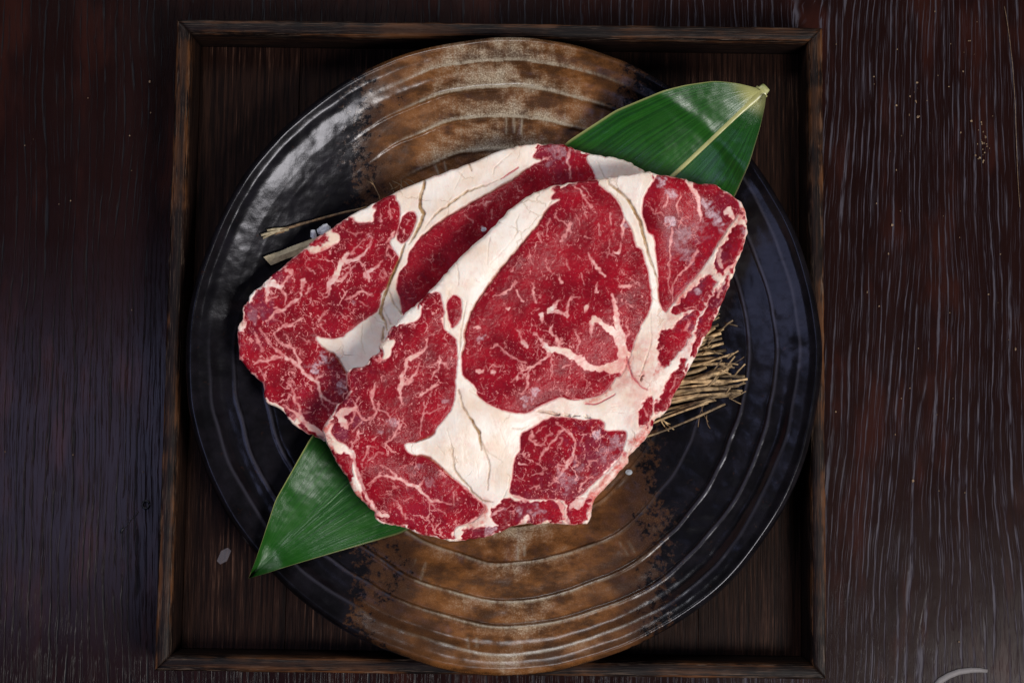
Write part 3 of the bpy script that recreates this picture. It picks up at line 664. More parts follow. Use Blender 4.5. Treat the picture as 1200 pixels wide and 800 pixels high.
BACK_VEIN = [
 [(406.5,296,4),(399.5,308,6.5),(392.5,322,5.5),(388,329,6),(384.6,332,4.5),(384,345,2.6)],[(391,327.5,4.5),(399.5,327.5,4),(405,320.5,2),(413.5,312,1.5)],[(400,305,5),(413.5,304.5,4.5),(427.5,296,3),(433,287,2.4),(434.5,276.5,2)],
 [(448.5,304.5,2),(438,315,3.4),(427.5,320,4),(431,327,3.2)],[(454,287,1.6),(452,294,1.4),(459,303,1.5)],[(454,287,1.5),(462.5,294,1.5)],[(444,320,1.3),(447,324.6,1.4),(452,322,1.4),(448.5,315,1.3),(444,319,1.2)],
 [(462.5,271,3),(455.5,278,2.4),(452,284,1.6)],[(434.5,343,2.4),(424,341.5,3),(410,347,2.6),(405,349,2)],[(422,334,1),(424,341,1.3)],[(425,320.5,3),(431,327.5,3)],
 [(356,327,3.4),(354,336,2.2),(353,345,2.6),(349,352,3),(329.5,364,3.4),(314,376.5,2.4)],[(330,363,2),(322.5,362,1.4)],[(331,365,1.5),(334,371,1.2)],[(364.5,331,2),(360,343,3)],[(363,350,1.5),(367,357,1.8)],
 [(307,385,1.5),(312,396,2),(322.5,408,2.6),(335,418.5,3.2),(349,429,4),(359,438,4.4),(370,446.5,4.4),(375,458,4.2),(375,463,4.2),(384,468,2.6),(392.5,473.5,2),(399,477,1.5)],[(375,464,2),(377,472,1.4),(384,479,1)],[(370,443,3),(374,440,2.6),(378.5,438.5,1.6)],
 [(353,375,3.4),(346,378,2.2),(340,380,2.8),(331,382,3.2),(323,390.5,2.4),(328,401,2.4),(343.5,410,3),(349,418.5,3),(351,426,4.2)],[(343.5,410,2),(349,407,1.5)],[(333,392,1.4),(338,396,1.4)],
 [(299,390,2),(305,403,2.2),(311,412,1.4)],[(384,362.5,1.5),(376,371,1.5),(370,377,1.4),(377,382,1.5),(379,388,1.3)],
 [(303,337,8),(319,332,8),(329.5,337,4.5),(335,329,3),(343.5,320.5,2.6),(336.5,317,3)],[(315.5,334,6),(315.5,347,4.4),(316,357,2)],[(329.5,338,3),(336.5,347,3),(335,355.5,1.8)],[(317,352,1.6),(325,348,1.4)],
 [(296,350,5),(299,344,5)],[(287,380,6),(285,388,7)],[(338,447,2),(342,454,2.6),(345,466.5,3),(350.5,477,2),(352,486,3)],[(345,466,2),(351,464,1.5)],[(352,485,1.4),(364.5,483,1)],
 [(331,475,2),(345,482,2.6),(357.5,494.5,5.5),(368,503,7.5),(378.5,512,7)],[(300,428,2.6),(307,425,2.4),(314,423,3.2),(329.5,417.5,2.6)],[(310,440,1.6),(304,432,2)],
 [(410,296,1.6),(418,290,1.4),(425,281,1.4)],[(405,268,1.2),(415,275,1),(425,270,1)],[(446,258,2.4),(448,250,2)],[(455,246,2),(457,254,1.4)],[(476,262,1.8),(480,258,1.6),(476,255,1.4)],[(473,270,3),(474,274,2)],
 [(580,205,1.2),(590,214,1)],[(545,250,1.5),(555,258,1.2)],[(568,240,3),(575,235,2)],[(577,245,1.2),(578,255,1.2)],[(668,175,1.5),(666,190,3),(668,208,2.4)],[(637,186,3),(645,184,1.5)],
 [(356,340,1),(345,345,1)],[(395,365,1),(405,372,1.2)],[(420,352,1),(430,358,1.2)],[(350,395,1),(362,400,1.2)],[(320,372,1),(330,378,1)],[(360,312,1.2),(368,320,1.2)],[(372,310,1),(378,318,1)],
]
BACK_CRACK = [
 [(497.5,210,2.4),(496,220.5,2.8),(492,228,3.2),(492,241.5,3.4),(496.6,249,3),(492,261,3),(485,275,2.6),(478,285,1.4)],[(473,285,2),(468,301,2.4),(461,317,2.6),(453,338,3.2),(448,352,3.4),(445,365.5,3.8),(450.5,376,2.2),(453,386,1.6)],
 [(455,339,1.2),(459,351.5,1.6),(470,367,1.4)],[(449,360,1),(457.5,379.5,1.3)],[(449,383,1.6),(448,395,2.2),(447,400,1)],[(424,378,.7),(423,399,.9),(427,414.5,.7)],[(432,372,.5),(436,390,.5)],
 [(497,265.5,.8),(509.5,250.6,1.8),(529,236,2.2),(548,222.6,2),(571,215,1.5),(586.5,208.6,.9)],[(599,179,.6),(579.5,195.5,1),(578,202.5,.9)],[(543,199,.5),(532,222,.6)],[(700,190,.6),(704.6,199,1),(709,210,1.4)],[(549,190,2),(552,198,1.6)],
]
BACK_GAP = []
BACK_RED = [[(586.5,208.6,.8),(607.5,194.6,1.5)],[(466,304,1),(461,317,1.2),(454,333,1.2)]]
BACK_EDGE = [[(625,184,.6),(635.5,187,.6)],[(621.5,194,1),(604,206,1.3),(586.5,217,1.4),(564,229,1.4),(537.5,244.5,1.4),(520,255,1.4),(508,264,1.2),(494,275,1)],[(377,406,.8),(391,415,1),(399.5,427,1),(406,439,1)]]
BACK_FROST = [(368,430,8,1),(378.5,421,8,1),(398.6,452.5,6,.9),(413.5,352,4,.8),(565,266,2.5,1),(660,178,8,.5),(650,172,8,.4),(434,275,3,.7),(455,175,3,0),(640,190,5,.4),(300,372,8,.25)]
BACK_SALMON = [[(318,430,16),(314,445,12),(320,455,10)],[(384,290,5),(378,292,4)],[(325,425,14),(332,440,10)],[(650,400,1),(651,401,1)]]
BACK_PURPLE = [(305,362,20,.9),(326,325,12,.7),(300,400,14,.4),(390,450,26,.35),(645,180,18,.5),(660,195,20,.3),(355,490,16,.4),(370,470,24,.35)]

GRID = 0.8
def poly_dist(lines, X, Y, step, x0, y0, soft, prof=(1, 0)):
    """max of soft tapered strokes on the grid"""
    out = np.zeros(X.shape)
    H, W = X.shape
    for ln in lines:
        for a, b in zip(ln[:-1], ln[1:]):
            wm = max(a[2], b[2])/2+soft+5
            i0 = int(max(0, (min(a[0], b[0])-wm-x0)/step)); i1 = int(min(W, (max(a[0], b[0])+wm-x0)/step+2))
            j0 = int(max(0, (min(a[1], b[1])-wm-y0)/step)); j1 = int(min(H, (max(a[1], b[1])+wm-y0)/step+2))
            if i1 <= i0 or j1 <= j0: continue
            xs = X[j0:j1, i0:i1]; ys = Y[j0:j1, i0:i1]
            dx, dy = b[0]-a[0], b[1]-a[1]; Ls = dx*dx+dy*dy+1e-9
            t = np.clip(((xs-a[0])*dx+(ys-a[1])*dy)/Ls, 0, 1)
            d = np.hypot(xs-a[0]-t*dx, ys-a[1]-t*dy)-(a[2]+(b[2]-a[2])*t)/2
            wd = a[2]+(b[2]-a[2])*t
            v = (1-sstep(-soft*.6, soft, d))*np.clip(prof[0]+prof[1]*wd, 0, 1)
            out[j0:j1, i0:i1] = np.maximum(out[j0:j1, i0:i1], v)
    return out
def blobs(lst, X, Y):
    o = np.zeros(X.shape)
    for (x, y, r, s) in lst:
        d = np.hypot(X-x, Y-y)/r
        o = np.maximum(o, s*(1-sstep(.1, 1.25, d+(fbm(X/5, Y/5, 77, 3)-.5)*2.6)))
    return o

def build_steak(name, out, lean, vein, crack, gap, red, edge, frost, salm, purp, zref, base_fn, thick_fn, seed, ragged=(), wash=(), densmap={}):
    O = smooth_poly(out, 5, 1.7, seed)
    x0, y0 = O.min(0)-3; x1, y1 = O.max(0)+3
    xs = np.arange(x0, x1, GRID); ys = np.arange(y0, y1, GRID)
    X, Y = np.meshgrid(xs, ys)
    D, NX, NY = sdf(O, X, Y, True)
    # organic wander of every drawn line
    wx = X+(fbm(X/9, Y/9, seed+1, 3)-.5)*5.5+(vnoise(X/2.6, Y/2.6, seed+2)-.5)*2.2
    wy = Y+(fbm(X/9, Y/9, seed+3, 3)-.5)*5.5+(vnoise(X/2.6, Y/2.6, seed+4)-.5)*2.2
    ex = X+(fbm(X/6, Y/6, seed+5, 3)-.5)*2.2; ey = Y+(fbm(X/6, Y/6, seed+6, 3)-.5)*2.2
    LD = np.full(X.shape, -50.); LID = np.full(X.shape, -1)
    for i, pl in enumerate(lean):
        pl = smooth_poly(pl, 4, .7, seed+i)
        i0 = int(max(0, (pl[:, 0].min()-10-x0)/GRID)); i1 = int((pl[:, 0].max()+10-x0)/GRID)+1
        j0 = int(max(0, (pl[:, 1].min()-10-y0)/GRID)); j1 = int((pl[:, 1].max()+10-y0)/GRID)+1
        sl = (slice(j0, j1), slice(i0, i1))
        if i in ragged:
            d = sdf(pl, (wx+(fbm(X/7, Y/7, seed+60, 2)-.5)*6)[sl], (wy+(fbm(X/7, Y/7, seed+61, 2)-.5)*6)[sl])
        else:
            d = sdf(pl, ex[sl], ey[sl])
        d = d+5.5*(1-sstep(3, 10, D[sl]))*sstep(.38, .52, fbm(X[sl]/11, Y[sl]/11, seed+62, 3))     # lean runs out to the cut edge in places
        m = d > LD[sl]
        LID[sl] = np.where(m & (d > -1.), i, LID[sl]); LD[sl] = np.maximum(LD[sl], d)
    fat = 1-sstep(-1.7, 1.3, LD)
    ve = poly_dist(vein, wx, wy, GRID, x0, y0, 1.35, (.36, .085))
    ve *= .62+.65*fbm(X/4, Y/4, seed+9, 2)
    fat = np.maximum(fat, np.clip(ve, 0, 1)*.93)
    # thin pale rind where the cut edge shows
    rim = (1-sstep(.5, 3.0, D+(fbm(X/5, Y/5, seed+12, 3)-.5)*7))*.6*sstep(.35, .6, fbm(X/12, Y/12, seed+13, 3))
    fat = np.maximum(fat, rim)
    cr = poly_dist(crack, ex, ey, GRID, x0, y0, .8, (0, .36))*(.55+.8*fbm(X/6, Y/6, seed+21, 2))
    cr = np.clip(cr, 0, 1)
    gp = poly_dist(gap, ex, ey, GRID, x0, y0, 1.0)*sstep(.34, .5, fbm(X/6, Y/4, seed+20, 2))
    rd = poly_dist(red, ex, ey, GRID, x0, y0, .9)
    eg = poly_dist(edge, ex, ey, GRID, x0, y0, .9)
    fr = np.clip(blobs(frost, X, Y), 0, 1)
    pu = np.clip(blobs(purp, X, Y), 0, 1)
    sa = poly_dist(salm, wx, wy, GRID, x0, y0, 3.0)
    sa = np.maximum(sa, np.clip(rim*1.2, 0, .55)*sstep(.35, .6, fbm(X/14, Y/14, seed+30, 3)))
    for (bx_, by_, br_, bs_) in wash:
        sa = np.maximum(sa, bs_*(1-sstep(.2, 1.1, np.hypot(X-bx_, Y-by_)/br_))*(.5+fbm(X/8, Y/8, seed+63, 3)))
    fat = np.clip(fat-rd*.7, 0, 1)
    dens = np.clip(.35+1.2*fbm(X/45, Y/45, seed+31, 2), 0, 1.2)
    dm = np.array([densmap.get(i, .7) for i in range(len(lean))]+[.7])
    dens = dens*dm[LID]
    tissue = np.stack([fat, fr, np.clip(np.maximum(cr, eg*.35), 0, 1)], -1)  # shadow of the small step at lean edges is tinted in with the cracks
    dens = np.clip(dens, 0, 1.6)
    tone = np.stack([np.clip(sa, 0, 1), np.clip(np.maximum(pu, gp), 0, 1), dens], -1)
    # ---- heights (pixels)
    px = S
    WX, WY = unp(X, Y, zref)
    BX, BY = unp(NX, NY, zref)
    base = base_fn(X, Y, WX, WY); th = thick_fn(X, Y, D)
    relief = 1.1*sstep(0, 14, LD)-.85*np.exp(-(LD/1.6)**2)*(fat < .98)
    relief += .9*(1-sstep(-14, -2, LD))*.9
    relief -= ve*.55
    relief -= cr*2.2+gp*5.0+eg*1.5+rd*.6
    relief += (fbm(X/48, Y/48, seed+40, 2)-.5)*5+(fbm(X/13, Y/13, seed+41, 3)-.5)*1.0*(1-.6*fat)
    relief += (vnoise(X/2.4, Y/2.4, seed+42)-.5)*.22*(1-.75*fat)
    R = 6.5
    dd = np.clip(D, 0, R)
    relief -= R*.85*(1-np.sqrt(np.clip(1-(1-dd/R)**2, 0, 1)))
    Z = base+th+relief*px
    inside = D > 0
    # cells with any inside corner
    c = inside[:-1, :-1] | inside[1:, :-1] | inside[:-1, 1:] | inside[1:, 1:]
    used = np.zeros(X.shape, bool)
    used[:-1, :-1] |= c; used[1:, :-1] |= c; used[:-1, 1:] |= c; used[1:, 1:] |= c
    VX = np.where(inside, WX, BX); VY = np.where(inside, WY, BY)
    idx = np.full(X.shape, -1); idx[used] = np.arange(used.sum())
    V = np.stack([VX[used], VY[used], Z[used]], -1)
    jj, ii = np.nonzero(c)
    quads = np.stack([idx[jj+1, ii], idx[jj+1, ii+1], idx[jj, ii+1], idx[jj, ii]], -1)
    fid = LID[jj, ii].copy()
    T = tissue[used]; Q = tone[used]
    bz = base[used]
    # boundary ring in order: walk edges that have one cell
    e = np.concatenate([quads[:, [0, 1]], quads[:, [1, 2]], quads[:, [2, 3]], quads[:, [3, 0]]])
    key = np.minimum(e[:, 0], e[:, 1])*10_000_000+np.maximum(e[:, 0], e[:, 1])
    u, inv, cnt = np.unique(key, return_inverse=True, return_counts=True)
    be = e[cnt[inv] == 1]
    nxt = {}
    for a, b in be: nxt.setdefault(int(a), []).append(int(b))
    start = int(be[0, 0]); ring = [start]; cur = start
    while True:
        cur = nxt[cur].pop()
        if cur == start: break
        ring.append(cur)
    ring = np.array(ring); nR = len(ring)
    P0 = V[ring]
    # outward direction in the plane
    tg = np.roll(P0, -6, 0)-np.roll(P0, 6, 0); nn = np.stack([tg[:, 1], -tg[:, 0]], -1)
    nn /= np.linalg.norm(nn, axis=1, keepdims=True)+1e-12
    kern = np.ones(9)/9
    for q in (0, 1): nn[:, q] = np.convolve(np.concatenate([nn[-4:, q], nn[:, q], nn[:4, q]]), kern, 'valid')
    bot = bz[ring]
    rings = [ring]; newV = []; newT = []; newQ = []; off = len(V)
    arc = np.arange(nR)
    for t, bul in ((.15, -.6), (.4, -.8), (.7, -1.8), (1.0, -5.0)):
        zz = P0[:, 2]*(1-t)+bot*t
        bb = bul+(fbm(arc/14, arc*0+t*4, seed+50, 3)-.5)*2.4*(t < 1)
        pp = np.stack([P0[:, 0]+nn[:, 0]*bb*px, P0[:, 1]+nn[:, 1]*bb*px, zz], -1)
        newV.append(pp)
        tt = T[ring].copy(); tt[:, 0] = np.clip(tt[:, 0]*.9+.1, 0, 1); newT.append(tt); newQ.append(Q[ring])
        rings.append(np.arange(off, off+nR)); off += nR
    V = np.concatenate([V]+newV); T = np.concatenate([T]+newT); Q = np.concatenate([Q]+newQ)
    sk = []
    a = np.arange(nR); b = (a+1) % nR
    for r0, r1 in zip(rings[:-1], rings[1:]): sk.append(np.stack([r0[a], r1[a], r1[b], r0[b]], -1))
    sk = np.concatenate(sk)
    allq = np.concatenate([quads, sk]); allid = np.concatenate([fid, np.full(len(sk), -1)])
    # smooth normals of the whole surface, shared by all parts
    fn = np.cross(V[allq[:, 2]]-V[allq[:, 0]], V[allq[:, 3]]-V[allq[:, 1]])
    vn = np.zeros_like(V)
    for q in range(4): np.add.at(vn, allq[:, q], fn)
    vn /= np.linalg.norm(vn, axis=1, keepdims=True)+1e-15
    return dict(V=V, q=allq, id=allid, T=T, Q=Q, vn=vn, bottom=rings[-1], n=len(lean), grid=(X, Y, D, base+th))

def emit(data, root):
    for i in range(-1, data['n']):
        f = data['q'][data['id'] == i]
        if not len(f): continue
        u, inv = np.unique(f, return_inverse=True)
        V = data['V'][u]; F = inv.reshape(f.shape)
        nm = 'fat_layer' if i < 0 else 'lean_muscle'
        me = mesh_np(nm, V, F)
        col_attr(me, 'tissue', data['T'][u].astype(np.float32)); col_attr(me, 'tone', data['Q'][u].astype(np.float32))
        if len(me.vertices) == len(u): me.normals_split_custom_set_from_vertices(data['vn'][u].tolist())
        if i < 0:
            pass
        link(nm, me, M_meat, root)
    # closed underside
    b = data['bottom']
    me = bpy.data.meshes.new('underside')
    me.from_pydata(data['V'][b].tolist(), [], [list(range(len(b)))[::-1]]); me.update()
    col_attr(me, 'tissue', data['T'][b].astype(np.float32)); col_attr(me, 'tone', data['Q'][b].astype(np.float32))
    link('underside', me, M_meat, root)

FO = smooth_poly(FRONT_OUT, 3); BO = smooth_poly(BACK_OUT, 3)
ZBK, ZFR = .034, .047
TB, TF = .0135, .0135
def back_thick(X, Y, D):
    d = sdf(FO[::2], X, Y)                 # thinner where the front steak presses on it
    return TB*(1-.52*sstep(8, 110, d))+.0*D
def back_base(X, Y, WX, WY): return env_xy(WX, WY)+.0036
bk = build_steak('back', BACK_OUT, BACK_LEAN, BACK_VEIN, BACK_CRACK, BACK_GAP, BACK_RED, BACK_EDGE, BACK_FROST, BACK_SALMON, BACK_PURPLE, ZBK, back_base, back_thick, 100, (2,), [(300,400,50,.35),(370,505,40,.5),(370,285,30,.3)], {0: .65, 1: 1.3, 3: 1.2})
def front_base(X, Y, WX, WY):
    d = sdf(BO[::2], X, Y)
    low = env_xy(WX, WY)+.0062
    hi = env_xy(WX, WY)+.0036+back_thick(X, Y, 0)+.0016
    k = sstep(-75, -4, d)
    return blur(low*(1-k)+hi*k, 12, 2)+.0006
ft = build_steak('front', FRONT_OUT, FRONT_LEAN, FRONT_VEIN, FRONT_CRACK, FRONT_GAP, FRONT_RED, FRONT_EDGE, FRONT_FROST, FRONT_SALMON, FRONT_PURPLE, ZFR, front_base, lambda X, Y, D: TF+0*X, 200, (2, 3, 4, 5, 6, 7, 9, 10, 11, 13), [(738,425,55,.62),(700,430,45,.5),(800,390,40,.65),(765,480,45,.38),(815,330,45,.65),(590,430,30,.0),(640,478,40,.25),(650,475,25,.2),(560,600,30,.4),(400,495,30,.5),(665,600,40,.5),(860,270,30,.6)], {0: .85, 1: .7, 8: 1.15, 12: 1.25, 14: 1.2})
q = P(480, 380, .02); backroot = empty('raw_steak', (q.x, q.y, .02))
tag(backroot, 'lower raw marbled rib steak, partly covered, with a long narrow lean strip', 'steak', 'raw steaks stacked on the plate')
emit(bk, backroot)
q = P(630, 420, .03); frontroot = empty('raw_steak', (q.x, q.y, .03))
tag(frontroot, 'upper raw marbled rib steak lying on top with its whole round eye in view', 'steak', 'raw steaks stacked on the plate')
emit(ft, frontroot)

# ------------------------------------------------------------------ bamboo leaf
AX = np.array([893., 107.]); TX = np.array([291.5, 677.])
def build_leaf():
    d = (TX-AX); Ln = np.linalg.norm(d); d /= Ln; n = np.array([d[1]*-1, d[0]])   # n: towards upper left
    up = [(0, 4), (14, 26), (32, 47), (60, 67), (83, 80), (140, 102), (205, 114), (350, 114), (500, 98), (665, 69), (743, 45), (789, 20), (812, 8), (829, 0)]
    dn = [(0, 7), (8, 14), (30, 29), (68, 51), (106, 67), (200, 95), (350, 108), (500, 106), (600, 97), (661, 86), (738, 46), (785, 22), (812, 9), (829, 0)]
    if n @ np.array([-1., -1.]) < 0: n = -n
    ns, nv = 260, 61
    s = np.linspace(0, Ln, ns)
    wu = np.interp(s, *zip(*up)); wd = np.interp(s, *zip(*dn))
    for _ in range(3):
        wu[1:-1] = (wu[:-2]+2*wu[1:-1]+wu[2:])/4; wd[1:-1] = (wd[:-2]+2*wd[1:-1]+wd[2:])/4
    v = np.linspace(-1, 1, nv)
    Sg, Vg = np.meshgrid(s, v, indexing='ij')
    wv = np.where(Vg > 0, Vg*wu[:, None], Vg*wd[:, None])
    PX = AX[0]+d[0]*Sg+n[0]*wv; PY = AX[1]+d[1]*Sg+n[1]*wv
    WX, WY = unp(PX, PY, .037)
    r = np.hypot(WX-pcx, WY-pcy)/PXR
    z = np.where(r < 366, env(np.minimum(r, 366)), ZRIM)
    # floats over the throwing rings, lies flat over the rim
    z = blur(np.maximum(z, np.where((r > 235) & (Sg < 300), ZRIM-(366-np.minimum(r, 366))*S*.27, 0)), 4, 2)
    z = blur(np.maximum(z, np.where(r < 366, env(np.minimum(r, 366)), ZRIM)), 5, 3)+.0003
    z = z+.0016+.0010*sstep(366, 350, r)+.0016*sstep(340, 362, r)
    out = np.clip((r-372)/60, 0, 1)
    z += out*.0015
    # gentle gutter along the midrib, waviness towards the stalk end
    ctr = np.clip((r-290)/60, 0, 1)
    top_end = sstep(330, 190, Sg)
    z += sstep(590, 690, Sg)*.30*S*np.clip(wv, 0, None)*np.clip(Vg, 0, 1)
    z += .0030*sstep(150, 0, Sg)
    z += top_end*.26*np.clip(wv, 0, None)*S*np.clip((r-254)/85, 0, 1)*(1-.25*np.clip(Vg, 0, 1)**3)
    z += ctr*(.0032*np.abs(Vg)**1.4+.0022*np.sin(Sg/46+1.2)*np.abs(Vg)+.0010*np.sin(Sg/23+Vg*2.))
    z += .00007*np.sin(Vg*52)*(1-np.abs(Vg))*ctr
    WX, WY = unp(PX, PY, z)
    V = np.stack([WX, WY, z], -1)
    i = np.arange(ns-1)[:, None]*nv+np.arange(nv-1)[None]
    F = np.stack([i, i+1, i+nv+1, i+nv], -1).reshape(-1, 4)
    top = V.reshape(-1, 3); botm = top-np.array([0, 0, .00035])
    nvt = len(top)
    bd = np.concatenate([np.arange(nv), np.arange(1, ns)*nv+nv-1, (ns-1)*nv+np.arange(nv-2, -1, -1), np.arange(ns-2, 0, -1)*nv])
    a = bd; b = np.roll(bd, -1)
    Fs = np.stack([a, b, b+nvt, a+nvt], -1)
    me = mesh_np('blade', np.concatenate([top, botm]), np.concatenate([F, F[:, ::-1]+nvt, Fs]))
    marg = sstep(.975, 1.0, np.abs(Vg))*.75
    stalk = sstep(26, 4, Sg-(1-np.abs(Vg))*8)*.9
    A = np.stack([(Vg+1)/2, Sg/Ln, np.maximum(marg, stalk)], -1).reshape(-1, 3)
    if len(me.vertices) == 2*nvt: col_attr(me, 'leaf', np.concatenate([A, A]).astype(np.float32))
    # midrib: raised tapered ridge on the blade
    mid = V[:, nv//2]
    rb = []
    k = 7
    for j in range(ns):
        t = j/(ns-1)
        rad = (6.0*math.exp(-s[j]/16)+2.5*(1-t)**.8+.45)*S
        for m in range(k):
            an = math.pi*m/(k-1)
            c = np.array([mid[j, 0], mid[j, 1], mid[j, 2]-.0001])
            side = np.array([n[0], -n[1], 0])
            rb.append(c+side*rad*math.cos(an)+np.array([0, 0, rad*.55*math.sin(an)]))
    rb = np.array(rb)
    i = np.arange(ns-1)[:, None]*k+np.arange(k-1)[None]
    Fr = np.stack([i, i+1, i+k+1, i+k], -1).reshape(-1, 4)
    mr = mesh_np('midrib', rb, Fr)
    sg = np.repeat(s, k)
    if len(mr.vertices) == len(sg): col_attr(mr, 'leaf', np.stack([np.full_like(sg, .5), sg/Ln, .95*(1-sstep(230, 430, sg))], -1).astype(np.float32))
    # cut stalk stub
    a3 = mid[0]; b3 = mid[6]; dr = a3-b3; dr /= np.linalg.norm(dr)
    sv = []
    side = np.array([n[0], -n[1], 0])
    for j, (t, wdt) in enumerate(((-7, 5.8), (-3, 6.4), (0, 6.5), (4, 6.1), (7, 5.4))):
        c = a3+dr*t*S+np.array([0, 0, .0004])
        for m in range(10):
            an = 2*math.pi*m/10
            sv.append(c+side*wdt*S*math.cos(an)+np.array([0, 0, 1])*wdt*.25*S*math.sin(an))
    sv = np.array(sv); sf = []
    for j in range(4):
        for m in range(10):
            sf.append((j*10+m, j*10+(m+1) % 10, (j+1)*10+(m+1) % 10, (j+1)*10+m))
    ms = mesh_np('stalk', sv, np.array(sf))
    bm = bmesh.new(); bm.from_mesh(ms); bm.verts.ensure_lookup_table()
    bm.faces.new([bm.verts[40+m] for m in range(10)]); bm.faces.new([bm.verts[m] for m in reversed(range(10))])
    bmesh.ops.recalc_face_normals(bm, faces=bm.faces[:]); bm.to_mesh(ms); bm.free()
    return me, mr, ms
lb, lr, ls = build_leaf()
q = P(591, 392, .03); leaf = empty('bamboo_leaf', (q.x, q.y, ZP0))
tag(leaf, 'long glossy green leaf with pale midrib lying under both steaks, pointed tip at lower left', 'leaf')
link('blade', lb, M_leaf, leaf); link('midrib', lr, M_leaf, leaf); link('stalk', ls, M_rib, leaf)

# ------------------------------------------------------------------ straws
def tube(pts, rads, k=7, flat=1.0, seed=0, caps=True):
    bm = bmesh.new(); rr = random.Random(seed); rings = []
    for i, p in enumerate(pts):
        p = Vector(p); a = Vector(pts[max(0, i-1)]); b = Vector(pts[min(len(pts)-1, i+1)])
        t = (b-a).normalized(); s = t.cross(Vector((0, 0, 1))); s = s.normalized() if s.length > 1e-6 else Vector((1, 0, 0)); u = s.cross(t)
        rings.append([bm.verts.new(p+(s*math.cos(2*math.pi*m/k)+u*flat*math.sin(2*math.pi*m/k))*rads[i]*(1+rr.uniform(-.12, .12))) for m in range(k)])
    for a, b in zip(rings[:-1], rings[1:]):
        for m in range(k): bm.faces.new((a[m], a[(m+1) % k], b[(m+1) % k], b[m]))
    if caps: bm.faces.new(rings[0][::-1]); bm.faces.new(rings[-1])
    bmesh.ops.recalc_face_normals(bm, faces=bm.faces[:])
    return bm
def bm_mesh(bm, name, smooth=True):
    me = bpy.data.meshes.new(name); bm.to_mesh(me); bm.free()
    if smooth: me.polygons.foreach_set('use_smooth', np.ones(len(me.polygons), bool))
    return me
def on_plate(px, py, lift, zr=.02):
    p = P(px, py, zr); p.z = float(env_xy(p.x, p.y))+lift
    p2 = P(px, py, p.z); p2.z = p.z
    return p2
def straw_pts(x0, y0, x1, y1, l0, l1, n=9, bend=0., seed=0):
    rr = random.Random(seed); out = []
    nx, ny = -(y1-y0), (x1-x0); Ln = math.hypot(nx, ny); nx /= Ln; ny /= Ln
    for i in range(n):
        t = i/(n-1); b = bend*math.sin(t*math.pi)+rr.uniform(-.35, .35)
        out.append(on_plate(x0+(x1-x0)*t+nx*b, y0+(y1-y0)*t+ny*b, l0+(l1-l0)*t))
    return out
q = on_plate(790, 440, 0); bundle = empty('straw_bundle', q)
tag(bundle, 'bundle of dry tan straw poking out from under the right edge of the steaks', 'straw')
STR = [(862,462,2.6,-.20),(868,461,2.2,-.16),(873,441,3.4,-.17),(876,444,2.0,-.12),(853,434,4.4,-.22),(858,428,2.4,-.3),(850,447,3.0,-.1),(866,452,2.2,-.14),(857,417,2.2,-.16),(860,414,2.4,-.2),(848,402,2.0,-.3),(851,410,2.0,-.22),(846,396,2.0,-.35),(848,385,1.8,-.4),(842,380,1.8,-.45),(845,390,2.4,-.25),(843,372,1.6,-.5),(841,368,1.5,-.5),(846,420,2.6,-.12),(850,426,2.4,-.08),(845,436,2.6,-.25),(838,412,2.2,-.2),(840,404,2.2,-.3),(836,396,2.0,-.4),(855,440,2.0,-.05),(842,455,2.4,-.2),(846,462,2.2,-.28),(838,468,2.0,-.3),(830,472,1.8,-.34),(858,446,2.4,-.2),(836,446,2.8,-.15),(828,430,3.0,-.2),(826,452,2.4,-.1),(834,424,2.4,-.25),(820,462,2.2,-.18),(840,390,1.8,-.7),(838,384,1.7,-.62),(850,473,1.8,-.3),(870,458,1.5,-.05),(856,456,2.0,.05),(848,415,1.6,.12),(836,432,1.8,-.45)]
for i, (x1, y1, r, sl) in enumerate(STR):
    rr = random.Random(i); ln = rr.uniform(95, 150); sl += rr.uniform(-.10, .10); r *= rr.uniform(.6, 1.35)
    x0 = x1-ln; y0 = y1-sl*ln
    h = .0008+.0042*((i*7) % 11)/10
    pts = straw_pts(x0, y0, x1, y1, min(h, .004), h, 9, rr.uniform(-5, 5), i)
    rad = [r*S*.72*(1+(.35 if k in (4, 7) and r > 2 else 0)+rr.uniform(-.08, .08)) for k in range(9)]
    o = link('straw', bm_mesh(tube(pts, rad, 7, .75, i), 'straw'), M_straw, bundle)
# short broken splinters and fine fibres
for i in range(26):
    rr = random.Random(500+i); x = rr.uniform(822, 862); y = rr.uniform(372, 470)
    if x > 846 and y < 400: x -= 12
    a = rr.uniform(-1.3, .5); ln = rr.uniform(10, 24)
    pts = straw_pts(x, y, x+math.cos(a)*ln, y+math.sin(a)*ln, .0045, .0055+rr.uniform(0, .001), 4, rr.uniform(-1, 1), i)
    link('straw_splinter', bm_mesh(tube(pts, [S*rr.uniform(.5, 1.1)]*4, 5, .7, i), 'straw_splinter'), M_straw, bundle)
for i, (a, b, c, d2) in enumerate([(852,428,872,418),(822,476,830,494),(786,478,760,492),(828,486,832,502),(824,475,818,500),(776,489,790,503),(774,490,784,505),(772,488,786,497)]):
    pts = straw_pts(a, b, c, d2, .0030, .0012, 6, 1.5, i)
    link('straw_fibre', bm_mesh(tube(pts, [S*(.42 if i < 5 else .8)]*6, 5, 1, i), 'straw_fibre'), M_twig if i < 5 else M_straw, bundle)

